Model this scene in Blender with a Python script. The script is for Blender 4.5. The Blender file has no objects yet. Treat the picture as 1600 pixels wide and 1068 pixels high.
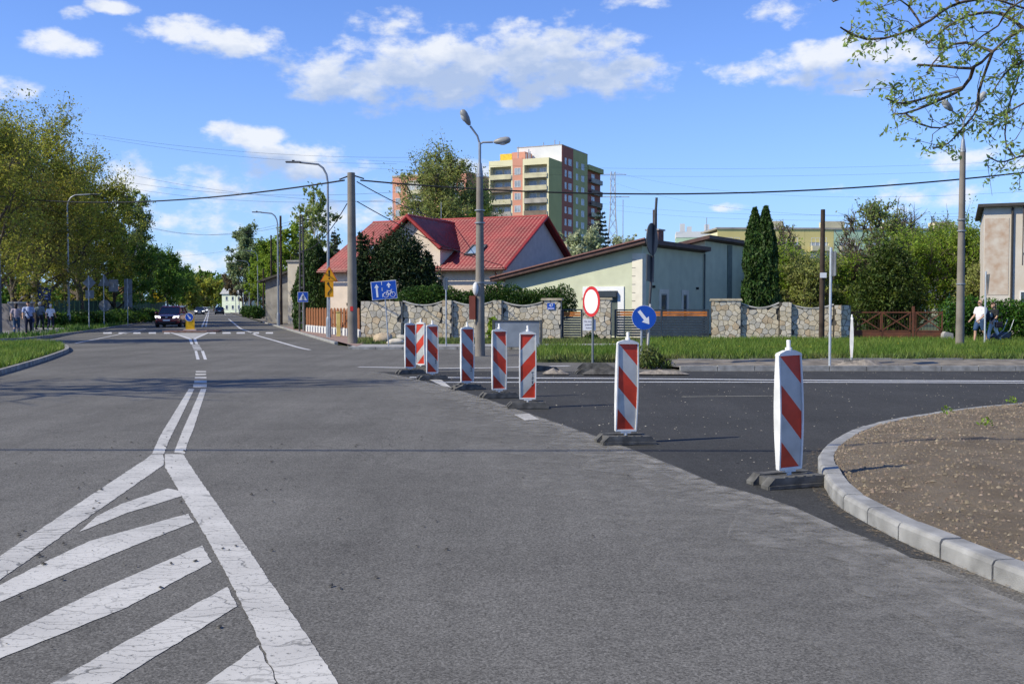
import bpy, bmesh, math, random
import numpy as np
from mathutils import Vector, Matrix, noise as mnoise
from mathutils.geometry import tessellate_polygon
sc = bpy.context.scene
COL = sc.collection
R = math.radians
PI = math.pi
# ------------------------------------------------------------------ camera
F = 1556.0; CH = 1.58; PITCH = math.atan(55.0/F)
cd = bpy.data.cameras.new('camera'); cam = bpy.data.objects.new('camera', cd); COL.objects.link(cam)
cd.sensor_width = 36.0; cd.lens = 36.0*F/1600.0; cd.clip_start = 0.1; cd.clip_end = 6000
cam.location = (0, 0, CH); cam.rotation_euler = (PI/2-PITCH, 0, 0)
sc.camera = cam
sc.render.resolution_x = 1024; sc.render.resolution_y = 683
# ------------------------------------------------------------------ light
SUN_EL = R(40); SH = Vector((1, 0.40)).normalized()          # horizontal direction the light travels
sdir = Vector((SH.x*math.cos(SUN_EL), SH.y*math.cos(SUN_EL), -math.sin(SUN_EL)))
sl = bpy.data.lights.new('sun', 'SUN'); sl.energy = 5.0; sl.angle = R(0.5); sl.color = (1, .925, .73)
so = bpy.data.objects.new('sun', sl); COL.objects.link(so); so.location = (-30, -10, 40)
so.rotation_euler = sdir.to_track_quat('-Z', 'Y').to_euler()
wd = bpy.data.worlds.new('World'); sc.world = wd; wd.use_nodes = True
sc.view_settings.view_transform = 'Standard'; sc.view_settings.look = 'None'
sc.cycles.max_bounces = 5; sc.cycles.diffuse_bounces = 2; sc.cycles.transparent_max_bounces = 8
sc.view_settings.exposure = 0.1; sc.view_settings.gamma = 1.0

def world():
    nt = wd.node_tree; N = nt.nodes; L = nt.links; N.clear()
    def new(t, **k):
        n = N.new(t)
        for a, v in k.items(): setattr(n, a, v)
        return n
    def m(op, a, b=None, c=None, clamp=False):
        n = new('ShaderNodeMath', operation=op); n.use_clamp = clamp
        for i, v in enumerate((a, b, c)):
            if v is None: continue
            if isinstance(v, (int, float)): n.inputs[i].default_value = v
            else: L.new(v, n.inputs[i])
        return n.outputs[0]
    out = new('ShaderNodeOutputWorld'); bg = new('ShaderNodeBackground'); L.new(bg.outputs[0], out.inputs[0])
    sky = new('ShaderNodeTexSky', sky_type='NISHITA'); sky.sun_disc = False; sky.sun_elevation = SUN_EL
    sky.sun_rotation = math.atan2(-SH.x, -SH.y); sky.air_density = 1.0; sky.dust_density = 0.0; sky.ozone_density = 1.0
    sky.altitude = 200
    tc = new('ShaderNodeTexCoord'); sp = new('ShaderNodeSeparateXYZ'); L.new(tc.outputs['Generated'], sp.inputs[0])
    x, y, z = sp.outputs
    az = m('ARCTAN2', x, y); el = m('ARCSINE', z)
    # field of cumulus: blobs (degrees-like units of the sky) + fractal edge noise
    blobs = [(700,118,300,62,1.0),(560,125,150,55,.9),(850,100,190,70,.95),(960,122,110,38,.9),(330,64,112,28,1.0),(100,72,72,20,.9),(180,16,38,12,.9),
             (385,216,66,24,.95),(465,255,120,34,.95),(22,140,46,22,.9),(1300,105,110,38,.95),(1210,112,140,26,.55),(1370,92,90,30,.8),(1340,138,60,16,.7),
             (250,285,150,34,.5),(560,330,260,44,.45),(260,345,180,34,.45),(420,405,260,36,.42),(620,45,90,22,.5),(1230,22,60,26,.5),(1000,5,60,14,.5),(300,35,30,12,.55),(1145,325,40,9,.6),
             (760,268,90,22,.55),(1560,250,120,20,.5),(1480,300,150,24,.4),(130,28,24,12,.5)]
    def vm(op, a, b, c=None):
        n = new('ShaderNodeVectorMath', operation=op)
        for i, v in enumerate((a, b, c)):
            if v is None: continue
            if isinstance(v, tuple): n.inputs[i].default_value = v
            else: L.new(v, n.inputs[i])
        return n
    def dens(azs, els, bl, det, two):
        cur = None; cb = new('ShaderNodeCombineXYZ'); L.new(azs, cb.inputs[0]); L.new(els, cb.inputs[1]); cv = cb.outputs[0]
        for (px, py, rx, ry, amp) in bl:
            a = math.atan((px-800)/F); e = math.atan2(479-py, math.hypot(F, px-800))
            q = vm('MULTIPLY_ADD', cv, (F/rx, F/ry, 0.), (-a*F/rx, -e*F/ry, 0.)).outputs[0]
            v = m('MULTIPLY_ADD', vm('DOT_PRODUCT', q, q).outputs['Value'], -amp, amp)
            cur = v if cur is None else m('MAXIMUM', cur, v)
        cur = m('MAXIMUM', cur, -0.75)
        sv = vm('MULTIPLY', cv, (1., 1.7, 1.)).outputs[0]
        n1 = new('ShaderNodeTexNoise'); n1.inputs['Scale'].default_value = 23; n1.inputs['Detail'].default_value = det; n1.inputs['Roughness'].default_value = .58
        L.new(sv, n1.inputs['Vector'])
        s = m('MULTIPLY_ADD', n1.outputs[0], 3.6, -1.75)
        return m('MULTIPLY_ADD', cur, 1.1, s)
    d0 = dens(az, el, blobs, 7, True); d1 = dens(m('ADD', az, -.006), m('ADD', el, .026), blobs[:6]+blobs[7:9]+blobs[10:11], 4, False)
    mr = new('ShaderNodeMapRange'); mr.interpolation_type = 'SMOOTHSTEP'
    mr.inputs['From Min'].default_value = .08; mr.inputs['From Max'].default_value = 1.05
    L.new(d0, mr.inputs['Value'])
    lit = new('ShaderNodeMapRange'); lit.inputs['From Min'].default_value = -.6; lit.inputs['From Max'].default_value = .95
    lit.inputs['To Min'].default_value = 1.0; lit.inputs['To Max'].default_value = 0.0
    L.new(d1, lit.inputs['Value'])
    ccol = new('ShaderNodeMix', data_type='RGBA'); L.new(lit.outputs[0], ccol.inputs[0])
    ccol.inputs[6].default_value = (4.3, 5.4, 7.6, 1); ccol.inputs[7].default_value = (8.5, 8.8, 9.3, 1)
    tint = vm('MULTIPLY', sky.outputs[0], (.80, 1.10, 1.86))
    hz = new('ShaderNodeMix', data_type='RGBA'); L.new(m('MULTIPLY', m('POWER', 2.718, m('MULTIPLY', m('MAXIMUM', el, 0.), -8.0)), .95), hz.inputs[0])
    L.new(tint.outputs[0], hz.inputs[6]); hz.inputs[7].default_value = (3.9, 6.2, 9.4, 1)
    mx = new('ShaderNodeMix', data_type='RGBA')
    up = m('GREATER_THAN', el, 0.0)
    L.new(m('MULTIPLY', m('MULTIPLY', mr.outputs[0], .92), up), mx.inputs[0]); L.new(hz.outputs[2], mx.inputs[6]); L.new(ccol.outputs[2], mx.inputs[7])
    L.new(mx.outputs[2], bg.inputs['Color']); bg.inputs['Strength'].default_value = 0.1
world()
wd.cycles.sampling_method = 'MANUAL'; wd.cycles.sample_map_resolution = 256

# ------------------------------------------------------------------ pixel <-> place (survey of the photograph)
cp, sp_ = math.cos(PITCH), math.sin(PITCH)
def W(px, py, Y):
    u = (px-800)/F; v = (534-py)/F; dy = cp+v*sp_; dz = -sp_+v*cp; t = Y/dy
    return Vector((u*t, Y, CH+dz*t))
def G(px, py, z=0.0):
    u = (px-800)/F; v = (534-py)/F; dy = cp+v*sp_; dz = -sp_+v*cp; t = (z-CH)/dz
    return Vector((u*t, dy*t, z))
def XY(px, Y, z=1.0):          # X for a pixel column at distance Y
    return (px-800)/F*(Y*cp-(z-CH)*sp_)
def ZY(py, Y): return W(800, py, Y).z
ROT = math.atan(0.303); TD = Vector((-math.sin(ROT), math.cos(ROT), 0)); ND = Vector((math.cos(ROT), math.sin(ROT), 0)); RO = Vector((-.5, 0, 0))
def RD(s, r, z=0): p = RO+TD*s+ND*r; p.z = z; return p

# ------------------------------------------------------------------ materials
MATS = {}
def mat(name, c, rough=.8, var=.12, scale=3., bump=0., bscale=60., metal=0., spec=.3, island=0., c2=None, mixscale=None, det=5, coat=0.):
    if name in MATS: return MATS[name]
    mt = bpy.data.materials.new(name); mt.use_nodes = True; MATS[name] = mt
    nt = mt.node_tree; N = nt.nodes; L = nt.links; b = N['Principled BSDF']
    b.inputs['Roughness'].default_value = rough; b.inputs['Metallic'].default_value = metal
    b.inputs['Specular IOR Level'].default_value = spec
    if coat: b.inputs['Coat Weight'].default_value = coat; b.inputs['Coat Roughness'].default_value = .05
    tc = N.new('ShaderNodeTexCoord')
    nz = N.new('ShaderNodeTexNoise'); nz.inputs['Scale'].default_value = scale; nz.inputs['Detail'].default_value = det
    L.new(tc.outputs['Object'], nz.inputs['Vector'])
    rp = N.new('ShaderNodeValToRGB'); L.new(nz.outputs[0], rp.inputs[0])
    c = Vector(c[:3]); a = c*(1-var*1.6); d = c*(1+var*1.6)
    if c2 is not None: a = c; d = Vector(c2[:3])
    rp.color_ramp.elements[0].position = .3; rp.color_ramp.elements[1].position = .7
    rp.color_ramp.elements[0].color = (*a, 1); rp.color_ramp.elements[1].color = (*d, 1)
    col = rp.outputs[0]
    if island:
        g = N.new('ShaderNodeNewGeometry'); hs = N.new('ShaderNodeHueSaturation')
        mr = N.new('ShaderNodeMapRange'); mr.inputs['To Min'].default_value = 1-island; mr.inputs['To Max'].default_value = 1+island
        L.new(g.outputs['Random Per Island'], mr.inputs[0]); L.new(mr.outputs[0], hs.inputs['Value']); L.new(col, hs.inputs['Color'])
        mr2 = N.new('ShaderNodeMapRange'); mr2.inputs['To Min'].default_value = .5-.06*island; mr2.inputs['To Max'].default_value = .5+.06*island
        ml = N.new('ShaderNodeMath'); ml.operation = 'FRACT'; m3 = N.new('ShaderNodeMath'); m3.operation = 'MULTIPLY'; m3.inputs[1].default_value = 7.31
        L.new(g.outputs['Random Per Island'], m3.inputs[0]); L.new(m3.outputs[0], ml.inputs[0]); L.new(ml.outputs[0], mr2.inputs[0]); L.new(mr2.outputs[0], hs.inputs['Hue'])
        col = hs.outputs[0]
    L.new(col, b.inputs['Base Color'])
    if bump:
        n2 = N.new('ShaderNodeTexNoise'); n2.inputs['Scale'].default_value = bscale; n2.inputs['Detail'].default_value = 4
        L.new(tc.outputs['Object'], n2.inputs['Vector'])
        bp = N.new('ShaderNodeBump'); bp.inputs['Strength'].default_value = min(1, bump); bp.inputs['Distance'].default_value = .02
        L.new(n2.outputs[0], bp.inputs['Height']); L.new(bp.outputs[0], b.inputs['Normal'])
    return mt
def leafmat(name, c, var=.35, scale=.5, trans=.35, c2=None, island=.35):
    if name in MATS: return MATS[name]
    mt = mat(name, c, .55, var, scale, island=island, c2=c2, spec=.25)
    nt = mt.node_tree; N = nt.nodes; L = nt.links; b = N['Principled BSDF']
    tr = N.new('ShaderNodeBsdfTranslucent'); ms = N.new('ShaderNodeMixShader'); ms.inputs[0].default_value = trans
    src = b.inputs['Base Color'].links[0].from_socket
    hs = N.new('ShaderNodeHueSaturation'); hs.inputs['Value'].default_value = 1.3; L.new(src, hs.inputs['Color']); L.new(hs.outputs[0], tr.inputs[0])
    L.new(b.outputs[0], ms.inputs[1]); L.new(tr.outputs[0], ms.inputs[2]); L.new(ms.outputs[0], N['Material Output'].inputs[0])
    return mt
def glassmat():
    return mat('window_glass', (.045, .06, .08), .06, .5, .35, spec=.9)

# ------------------------------------------------------------------ mesh helpers
class MB:
    def __init__(s): s.v = []; s.f = []; s.sm = []
    def add(s, vs, fs, smooth=False):
        o = len(s.v); s.v += [tuple(p) for p in vs]; s.f += [tuple(i+o for i in f) for f in fs]; s.sm += [smooth]*len(fs); return s
    def box(s, c, d, rz=0., M=None):
        hx, hy, hz = d[0]/2, d[1]/2, d[2]/2; c = Vector(c)
        vs = [Vector((x, y, z)) for z in (-hz, hz) for y in (-hy, hy) for x in (-hx, hx)]
        m = M if M is not None else Matrix.Rotation(rz, 3, 'Z')
        return s.add([c+m@v for v in vs], [(0,2,3,1),(4,5,7,6),(0,1,5,4),(2,6,7,3),(0,4,6,2),(1,3,7,5)])
    def box2(s, a, b): a = Vector(a); b = Vector(b); return s.box((a+b)/2, [abs(b[i]-a[i]) for i in range(3)])
    def tube(s, path, rad, n=8, cap=True):
        P = [Vector(p) for p in path]; m = len(P)
        if not hasattr(rad, '__len__'): rad = [rad]*m
        vs = []; up = None
        for i in range(m):
            t = (P[min(i+1, m-1)]-P[max(i-1, 0)])
            t = t.normalized() if t.length > 1e-9 else Vector((0, 0, 1))
            if up is None:
                a = Vector((1, 0, 0)) if abs(t.x) < .9 else Vector((0, 1, 0))
                up = (a-t*a.dot(t)).normalized()
            else:
                up = up-t*up.dot(t); up = up.normalized() if up.length > 1e-6 else t.orthogonal().normalized()
            w = t.cross(up)
            for k in range(n):
                an = 2*PI*k/n; vs.append(P[i]+(up*math.cos(an)+w*math.sin(an))*rad[i])
        fs = [(i*n+k, i*n+(k+1) % n, (i+1)*n+(k+1) % n, (i+1)*n+k) for i in range(m-1) for k in range(n)]
        s.add(vs, fs, True)
        if cap: s.add(vs[:n], [tuple(range(n))[::-1]]); s.add(vs[-n:], [tuple(range(n))])
        return s
    def prism(s, poly, axis, a, b):
        """poly: 2D pts; extruded along axis ('x','y','z') from a to b"""
        def mk(p, h): return {'z': (p[0], p[1], h), 'y': (p[0], h, p[1]), 'x': (h, p[0], p[1])}[axis]
        n = len(poly); vs = [mk(p, a) for p in poly]+[mk(p, b) for p in poly]
        tri = tessellate_polygon([[Vector((p[0], p[1], 0)) for p in poly]])
        fs = [tuple(t) for t in tri]+[tuple(i+n for i in t)[::-1] for t in tri]
        fs += [(i, (i+1) % n, n+(i+1) % n, n+i) for i in range(n)]
        return s.add(vs, fs)
    def poly(s, pts):
        tri = tessellate_polygon([[Vector(p) for p in pts]])
        fs = []
        for t in tri:
            a, b, c = [Vector(pts[i]) for i in t]
            fs.append(tuple(t) if (b-a).cross(c-a).z >= 0 else tuple(t)[::-1])
        return s.add(pts, fs)
    def lathe(s, prof, n=16, c=(0, 0, 0), M=None):
        c = Vector(c); vs = []
        for r, z in prof:
            for k in range(n):
                a = 2*PI*k/n; v = Vector((r*math.cos(a), r*math.sin(a), z)); vs.append(c+(M@v if M is not None else v))
        m = len(prof)
        fs = [(i*n+k, i*n+(k+1) % n, (i+1)*n+(k+1) % n, (i+1)*n+k) for i in range(m-1) for k in range(n)]
        s.add(vs, fs, True)
        s.add(vs[:n], [tuple(range(n))[::-1]]); s.add(vs[-n:], [tuple(range(n))]); return s
    def ball(s, c, r, n=10, k=7):
        if not hasattr(r, '__len__'): r = (r, r, r)
        vs = []; c = Vector(c)
        for i in range(k+1):
            th = PI*i/k
            for j in range(n):
                ph = 2*PI*j/n; vs.append((c.x+r[0]*math.sin(th)*math.cos(ph), c.y+r[1]*math.sin(th)*math.sin(ph), c.z+r[2]*math.cos(th)))
        fs = [(i*n+j, (i+1)*n+j, (i+1)*n+(j+1) % n, i*n+(j+1) % n) for i in range(k) for j in range(n)]
        return s.add(vs, fs, True)
    def xform(s, M): s.v = [tuple(M@Vector(p)) for p in s.v]; return s
    def mesh(s, name):
        me = bpy.data.meshes.new(name); me.from_pydata(s.v, [], s.f); me.polygons.foreach_set('use_smooth', s.sm); me.update(); return me
    def build(s, name, m, parent=None, bevel=0.):
        o = bpy.data.objects.new(name, s.mesh(name)); COL.objects.link(o)
        o.data.materials.append(m)
        if parent is not None: o.parent = parent
        if bevel:
            b = o.modifiers.new('bevel', 'BEVEL'); b.width = bevel; b.segments = 2; b.limit_method = 'ANGLE'
        return o
def np_mesh(name, V, Fc, m, parent=None, smooth=False):
    me = bpy.data.meshes.new(name); V = np.asarray(V, np.float32); Fc = np.asarray(Fc, np.int32); k = Fc.shape[1]
    me.vertices.add(len(V)); me.vertices.foreach_set('co', V.ravel())
    me.loops.add(Fc.size); me.loops.foreach_set('vertex_index', Fc.ravel())
    me.polygons.add(len(Fc)); me.polygons.foreach_set('loop_start', np.arange(0, Fc.size, k, dtype=np.int32)); me.polygons.foreach_set('loop_total', np.full(len(Fc), k, np.int32))
    if smooth: me.polygons.foreach_set('use_smooth', np.ones(len(Fc), bool))
    me.update(calc_edges=True); me.validate()
    o = bpy.data.objects.new(name, me); COL.objects.link(o); me.materials.append(m)
    if parent is not None: o.parent = parent
    return o
def tag(o, label, cat=None, group=None, kind=None):
    if label: o['label'] = label
    if cat: o['category'] = cat
    if group: o['group'] = group
    if kind: o['kind'] = kind
    return o
def thing(name, label, cat, loc=(0, 0, 0), rz=0., group=None):
    o = bpy.data.objects.new(name, None); COL.objects.link(o); o.location = loc; o.rotation_euler = (0, 0, rz)
    o.empty_display_size = .2
    return tag(o, label, cat, group)
def struct(name, mb, m, label=None): return tag(mb.build(name, m), label, kind='structure')
def copy_tree(o, parent=None):
    c = o.copy(); COL.objects.link(c); c.parent = parent
    for ch in list(o.children):
        d = copy_tree(ch, c); d.matrix_parent_inverse = ch.matrix_parent_inverse.copy()
    return c
def text_part(name, body, size, m, parent, loc, rot, ext=.002):
    cu = bpy.data.curves.new(name, 'FONT'); cu.body = body; cu.size = size; cu.extrude = ext; cu.align_x = 'CENTER'; cu.align_y = 'CENTER'
    t = bpy.data.objects.new(name+'_tmp', cu); COL.objects.link(t)
    bpy.context.view_layer.update()
    me = bpy.data.meshes.new_from_object(t.evaluated_get(bpy.context.evaluated_depsgraph_get())); bpy.data.objects.remove(t)
    o = bpy.data.objects.new(name, me); COL.objects.link(o); me.materials.clear(); me.materials.append(m); o.parent = parent
    o.location = loc; o.rotation_euler = rot
    return o
# ================================================================== ground, roads, markings
def asphalt(name, c, speck=.5, patch=.16, bump=.35, dust=None, cracks=0.):
    mt = bpy.data.materials.new(name); mt.use_nodes = True; MATS[name] = mt
    nt = mt.node_tree; N = nt.nodes; L = nt.links; b = N['Principled BSDF']; b.inputs['Roughness'].default_value = .95; b.inputs['Specular IOR Level'].default_value = .1
    tc = N.new('ShaderNodeTexCoord'); o = tc.outputs['Object']
    def nz(s, d=3, rgh=.6, vec=o):
        n = N.new('ShaderNodeTexNoise'); n.inputs['Scale'].default_value = s; n.inputs['Detail'].default_value = d; n.inputs['Roughness'].default_value = rgh; L.new(vec, n.inputs['Vector']); return n.outputs[0]
    def mr(v, a, b_, lo, hi):
        n = N.new('ShaderNodeMapRange'); L.new(v, n.inputs[0])
        for i, q in enumerate((a, b_, lo, hi)): n.inputs[i+1].default_value = q
        return n.outputs[0]
    def mul(a, b_):
        n = N.new('ShaderNodeMath'); n.operation = 'MULTIPLY'; L.new(a, n.inputs[0]); L.new(b_, n.inputs[1]); return n.outputs[0]
    mp = N.new('ShaderNodeMapping'); mp.inputs['Rotation'].default_value = (0, 0, -ROT); mp.inputs['Scale'].default_value = (.9, .09, 1); L.new(o, mp.inputs[0])
    vo = N.new('ShaderNodeTexVoronoi'); vo.inputs['Scale'].default_value = 95; L.new(o, vo.inputs['Vector'])
    f1 = mr(nz(.35, 5), .3, .7, 1-patch, 1+patch); f2 = mr(nz(1.6, 6, .7, mp.outputs[0]), .3, .7, 1-patch*.8, 1+patch*.8)
    f3 = mr(nz(70, 4, .75), .3, .7, 1-speck, 1+speck); f4 = mr(nz(6, 6, .7), .3, .7, 1-patch*.5, 1+patch*.5)
    sp2 = N.new('ShaderNodeSeparateColor'); L.new(vo.outputs['Color'], sp2.inputs[0]); f5 = mr(sp2.outputs[0], 0, 1, 1-speck*.7, 1+speck*.7)
    f = mul(mul(mul(f1, f2), mul(f3, f4)), f5)
    if cracks:
        v2 = N.new('ShaderNodeTexVoronoi'); v2.feature = 'DISTANCE_TO_EDGE'; v2.inputs['Scale'].default_value = .28
        vm = N.new('ShaderNodeMix'); vm.data_type = 'VECTOR'; vm.inputs[0].default_value = .12; nn = N.new('ShaderNodeTexNoise'); nn.inputs['Scale'].default_value = 1.2; nn.inputs['Detail'].default_value = 6
        L.new(o, nn.inputs['Vector']); L.new(o, vm.inputs[4]); 
        ad = N.new('ShaderNodeVectorMath'); ad.operation = 'MULTIPLY_ADD'; ad.inputs[1].default_value = (1.6, 1.6, 0); L.new(nn.outputs['Color'], ad.inputs[0]); L.new(o, ad.inputs[2])
        L.new(ad.outputs[0], v2.inputs['Vector'])
        f = mul(f, mr(v2.outputs[0], 0, .006, 1-cracks, 1))
    cm = N.new('ShaderNodeVectorMath'); cm.operation = 'SCALE'; cm.inputs[0].default_value = c; L.new(f, cm.inputs['Scale'])
    L.new(cm.outputs[0], b.inputs['Base Color'])
    bp = N.new('ShaderNodeBump'); bp.inputs['Strength'].default_value = bump; bp.inputs['Distance'].default_value = .006
    L.new(nz(110, 3), bp.inputs['Height']); L.new(bp.outputs[0], b.inputs['Normal'])
    return mt
M_OLD = asphalt('old_asphalt', (.136, .130, .118), .5, .18, .5, cracks=.16)
M_NEW = asphalt('new_asphalt', (.054, .054, .053), .42, .16, .3)
def paintmat(name, c, under, wear=.4, crack=.05, fade=.3):
    mt = bpy.data.materials.new(name); mt.use_nodes = True; nt = mt.node_tree; N = nt.nodes; L = nt.links; b = N['Principled BSDF']; b.inputs['Roughness'].default_value = .7
    tc = N.new('ShaderNodeTexCoord'); o = tc.outputs['Object']
    n1 = N.new('ShaderNodeTexNoise'); n1.inputs['Scale'].default_value = 3; n1.inputs['Detail'].default_value = 6; L.new(o, n1.inputs['Vector'])
    ad = N.new('ShaderNodeVectorMath'); ad.operation = 'MULTIPLY_ADD'; ad.inputs[1].default_value = (.5, .35, 0); L.new(n1.outputs['Color'], ad.inputs[0]); L.new(o, ad.inputs[2])
    mp = N.new('ShaderNodeMapping'); mp.inputs['Scale'].default_value = (1.5, 6.0, 1); L.new(ad.outputs[0], mp.inputs[0])
    vo = N.new('ShaderNodeTexVoronoi'); vo.feature = 'DISTANCE_TO_EDGE'; vo.inputs['Scale'].default_value = 1.3; L.new(mp.outputs[0], vo.inputs['Vector'])
    mr = N.new('ShaderNodeMapRange'); mr.inputs[1].default_value = crack*.3; mr.inputs[2].default_value = crack; mr.inputs[3].default_value = 1; mr.inputs[4].default_value = 0; L.new(vo.outputs[0], mr.inputs[0])
    n2 = N.new('ShaderNodeTexNoise'); n2.inputs['Scale'].default_value = 34; n2.inputs['Detail'].default_value = 6; n2.inputs['Roughness'].default_value = .75; L.new(o, n2.inputs['Vector'])
    m2 = N.new('ShaderNodeMapRange'); m2.inputs[1].default_value = .57; m2.inputs[2].default_value = .66; L.new(n2.outputs[0], m2.inputs[0])
    n3 = N.new('ShaderNodeTexNoise'); n3.inputs['Scale'].default_value = 1.7; n3.inputs['Detail'].default_value = 5; L.new(o, n3.inputs['Vector'])
    m3 = N.new('ShaderNodeMapRange'); m3.inputs[1].default_value = .35; m3.inputs[2].default_value = .7; m3.inputs[3].default_value = .35; m3.inputs[4].default_value = 1; L.new(n3.outputs[0], m3.inputs[0])
    mm = N.new('ShaderNodeMath'); mm.operation = 'MULTIPLY'; L.new(m2.outputs[0], mm.inputs[0]); mm.inputs[1].default_value = wear
    mc = N.new('ShaderNodeMath'); mc.operation = 'MULTIPLY'; L.new(mr.outputs[0], mc.inputs[0]); L.new(m3.outputs[0], mc.inputs[1])
    mx = N.new('ShaderNodeMath'); mx.operation = 'MAXIMUM'; L.new(mm.outputs[0], mx.inputs[0]); L.new(mc.outputs[0], mx.inputs[1])
    m4 = N.new('ShaderNodeMapRange'); m4.inputs[1].default_value = .3; m4.inputs[2].default_value = .75; m4.inputs[3].default_value = 1; m4.inputs[4].default_value = 1-fade; L.new(n3.outputs[0], m4.inputs[0])
    sc_ = N.new('ShaderNodeVectorMath'); sc_.operation = 'SCALE'; sc_.inputs[0].default_value = c; L.new(m4.outputs[0], sc_.inputs['Scale'])
    mix = N.new('ShaderNodeMix'); mix.data_type = 'RGBA'; L.new(mx.outputs[0], mix.inputs[0]); L.new(sc_.outputs[0], mix.inputs[6]); mix.inputs[7].default_value = (*under, 1)
    L.new(mix.outputs[2], b.inputs['Base Color'])
    bp = N.new('ShaderNodeBump'); bp.inputs['Strength'].default_value = .4; bp.inputs['Distance'].default_value = .004; bp.invert = True; L.new(mx.outputs[0], bp.inputs['Height']); L.new(bp.outputs[0], b.inputs['Normal'])
    return mt
M_PAINT = paintmat('worn_paint', (.58, .555, .50), (.12, .115, .10), .95, .026, .3)
M_PAINTFAR = paintmat('thin_paint', (.62, .61, .60), (.16, .16, .155), .9, .02, .3)
M_NEWPAINT = mat('new_paint', (.74, .74, .74), .6, .06, 6)
M_CONC = mat('concrete', (.34, .33, .31), .85, .14, 5, bump=.3, bscale=120)
M_KERB = mat('kerb_concrete', (.285, .28, .265), .85, .2, 5, bump=.35, bscale=150)
M_KERB2 = mat('old_kerb', (.27, .26, .24), .9, .25, 4, bump=.4, bscale=90)
M_GRASSG = mat('grass_soil', (.065, .085, .028), .95, .4, 1.2, bump=.6, bscale=25)
M_YARD = mat('yard_ground', (.07, .085, .035), .95, .35, .25, bump=.4, bscale=8)

# the ground
g = MB(); S = 3000
g.add([(-S, -300, -.06), (S, -300, -.06), (S, S, -.06), (-S, S, -.06)], [(0, 1, 2, 3)])
struct('ground', g, M_YARD)
# main road with its junction mouth
pts = [RD(700, -6.6), RD(52, -7.0), Vector((-24.5, 50.5, 0)), Vector((-60, 52, 0)), Vector((-60, -20, 0)), Vector((45, -20, 0)), Vector((45, 36.6, 0)), Vector((-4.6, 36.8, 0)), RD(41, 5.5), RD(700, 5.2)]
road = struct('main_road', MB().poly([(p.x, p.y, 0) for p in pts[::-1]]), M_OLD)
# kerb line around the soil bed (foot of the kerb, seen from the road)
kpx = [(1720, 972), (1600, 927), (1530, 898), (1476, 874.7), (1429, 857), (1382, 832.6), (1335, 807), (1308, 789), (1288, 762), (1277.5, 731), (1281, 716), (1297.7, 699), (1328, 680), (1362, 668), (1415.7, 656), (1503, 642.5), (1600, 633), (1800, 620), (2100, 609)]
kfoot = [G(*p) for p in kpx]
kfoot = [kfoot[0]+(kfoot[0]-kfoot[1])*6.0]+kfoot
def resample(P, step):
    P = [Vector(p) for p in P]
    Q = []
    for i in range(len(P)-1):                     # Catmull-Rom
        p0, p1, p2, p3 = P[max(i-1, 0)], P[i], P[i+1], P[min(i+2, len(P)-1)]
        n = max(2, int((p2-p1).length/.04))
        for k in range(n):
            t = k/n; Q.append(.5*((2*p1)+(p2-p0)*t+(2*p0-5*p1+4*p2-p3)*t*t+(3*p1-p0-3*p2+p3)*t**3))
    Q.append(P[-1]); out = [Q[0]]; acc = 0
    for a, b in zip(Q, Q[1:]):
        acc += (b-a).length
        if acc >= step: out.append(b); acc = 0
    return out
kline = resample(kfoot[1:], .1)
kline = resample([kfoot[0], kfoot[1]], .1)[:-1]+kline
# new asphalt of the side road
bnd = [(585, 581), (640, 591), (720, 612), (790, 635), (860, 659), (950, 690), (1040, 725), (1115, 757), (1180, 775), (1250, 800), (1310, 828), (1370, 850), (1440, 884)]
bl = [G(*p) for p in bnd]
kk = [p for p in kline if p.y > 6.05]
far = [Vector((40, kline[-1].y, 0)), Vector((40, 24.5, 0)), G(1065, 580), G(800, 580)]
poly = resample(bl, .3)+[kk[i] for i in range(0, len(kk), 3)]+far
poly = [(p.x+.02*math.sin(7*p.x+3*p.y), p.y, .004) for p in poly]
side = struct('side_road', MB().poly(poly), M_NEW)
# pale dust lying along the seam of old and new asphalt
def ribbon(P, wl, wr, z):
    P = [Vector((p.x, p.y, 0)) for p in P]; vs = []; n = len(P)
    for i, p in enumerate(P):
        t = (P[min(i+1, n-1)]-P[max(i-1, 0)]).normalized(); nn = Vector((-t.y, t.x, 0))
        a = wl[i] if hasattr(wl, '__len__') else wl; b = wr[i] if hasattr(wr, '__len__') else wr
        vs += [(*(p+nn*a).xy, z), (*(p-nn*b).xy, z)]
    return MB().add(vs, [(2*i, 2*i+1, 2*i+3, 2*i+2) for i in range(n-1)])
def dustmat(name, c, dens, scale, lo=.42, hi=.75):
    mt = mat(name, c, .95, .2, 4); nt = mt.node_tree; N = nt.nodes; L = nt.links; b = N['Principled BSDF']
    tc = N.new('ShaderNodeTexCoord'); nz = N.new('ShaderNodeTexNoise'); nz.inputs['Scale'].default_value = scale; nz.inputs['Detail'].default_value = 8; nz.inputs['Roughness'].default_value = .7
    L.new(tc.outputs['Object'], nz.inputs['Vector']); mr = N.new('ShaderNodeMapRange'); mr.inputs[1].default_value = lo; mr.inputs[2].default_value = hi; mr.inputs[4].default_value = dens
    L.new(nz.outputs[0], mr.inputs[0]); L.new(mr.outputs[0], b.inputs['Alpha']); return mt
seam = resample(bl+[G(*p) for p in ((1540, 925), (1680, 985), (1900, 1090))], .25)
for i, (wl, dn) in enumerate(((.10, .95), (.35, .6), (.9, .35), (2.0, .2))):
    n = len(seam); w = [wl*(.75+.5*mnoise.noise(Vector((k*.35, i*9., 0))))*min(1, .1+k/14) for k in range(n)]
    tag(ribbon(seam, [.02+.03*abs(mnoise.noise(Vector((k*.6, 3, i)))) for k in range(n)], w, .007+.002*i).build('seam_dust', dustmat('seam_dust_%d' % i, (.33, .315, .285), dn, 5, .36, .7)), 'pale dust along the seam between old and new asphalt', 'dust', kind='stuff')
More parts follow.
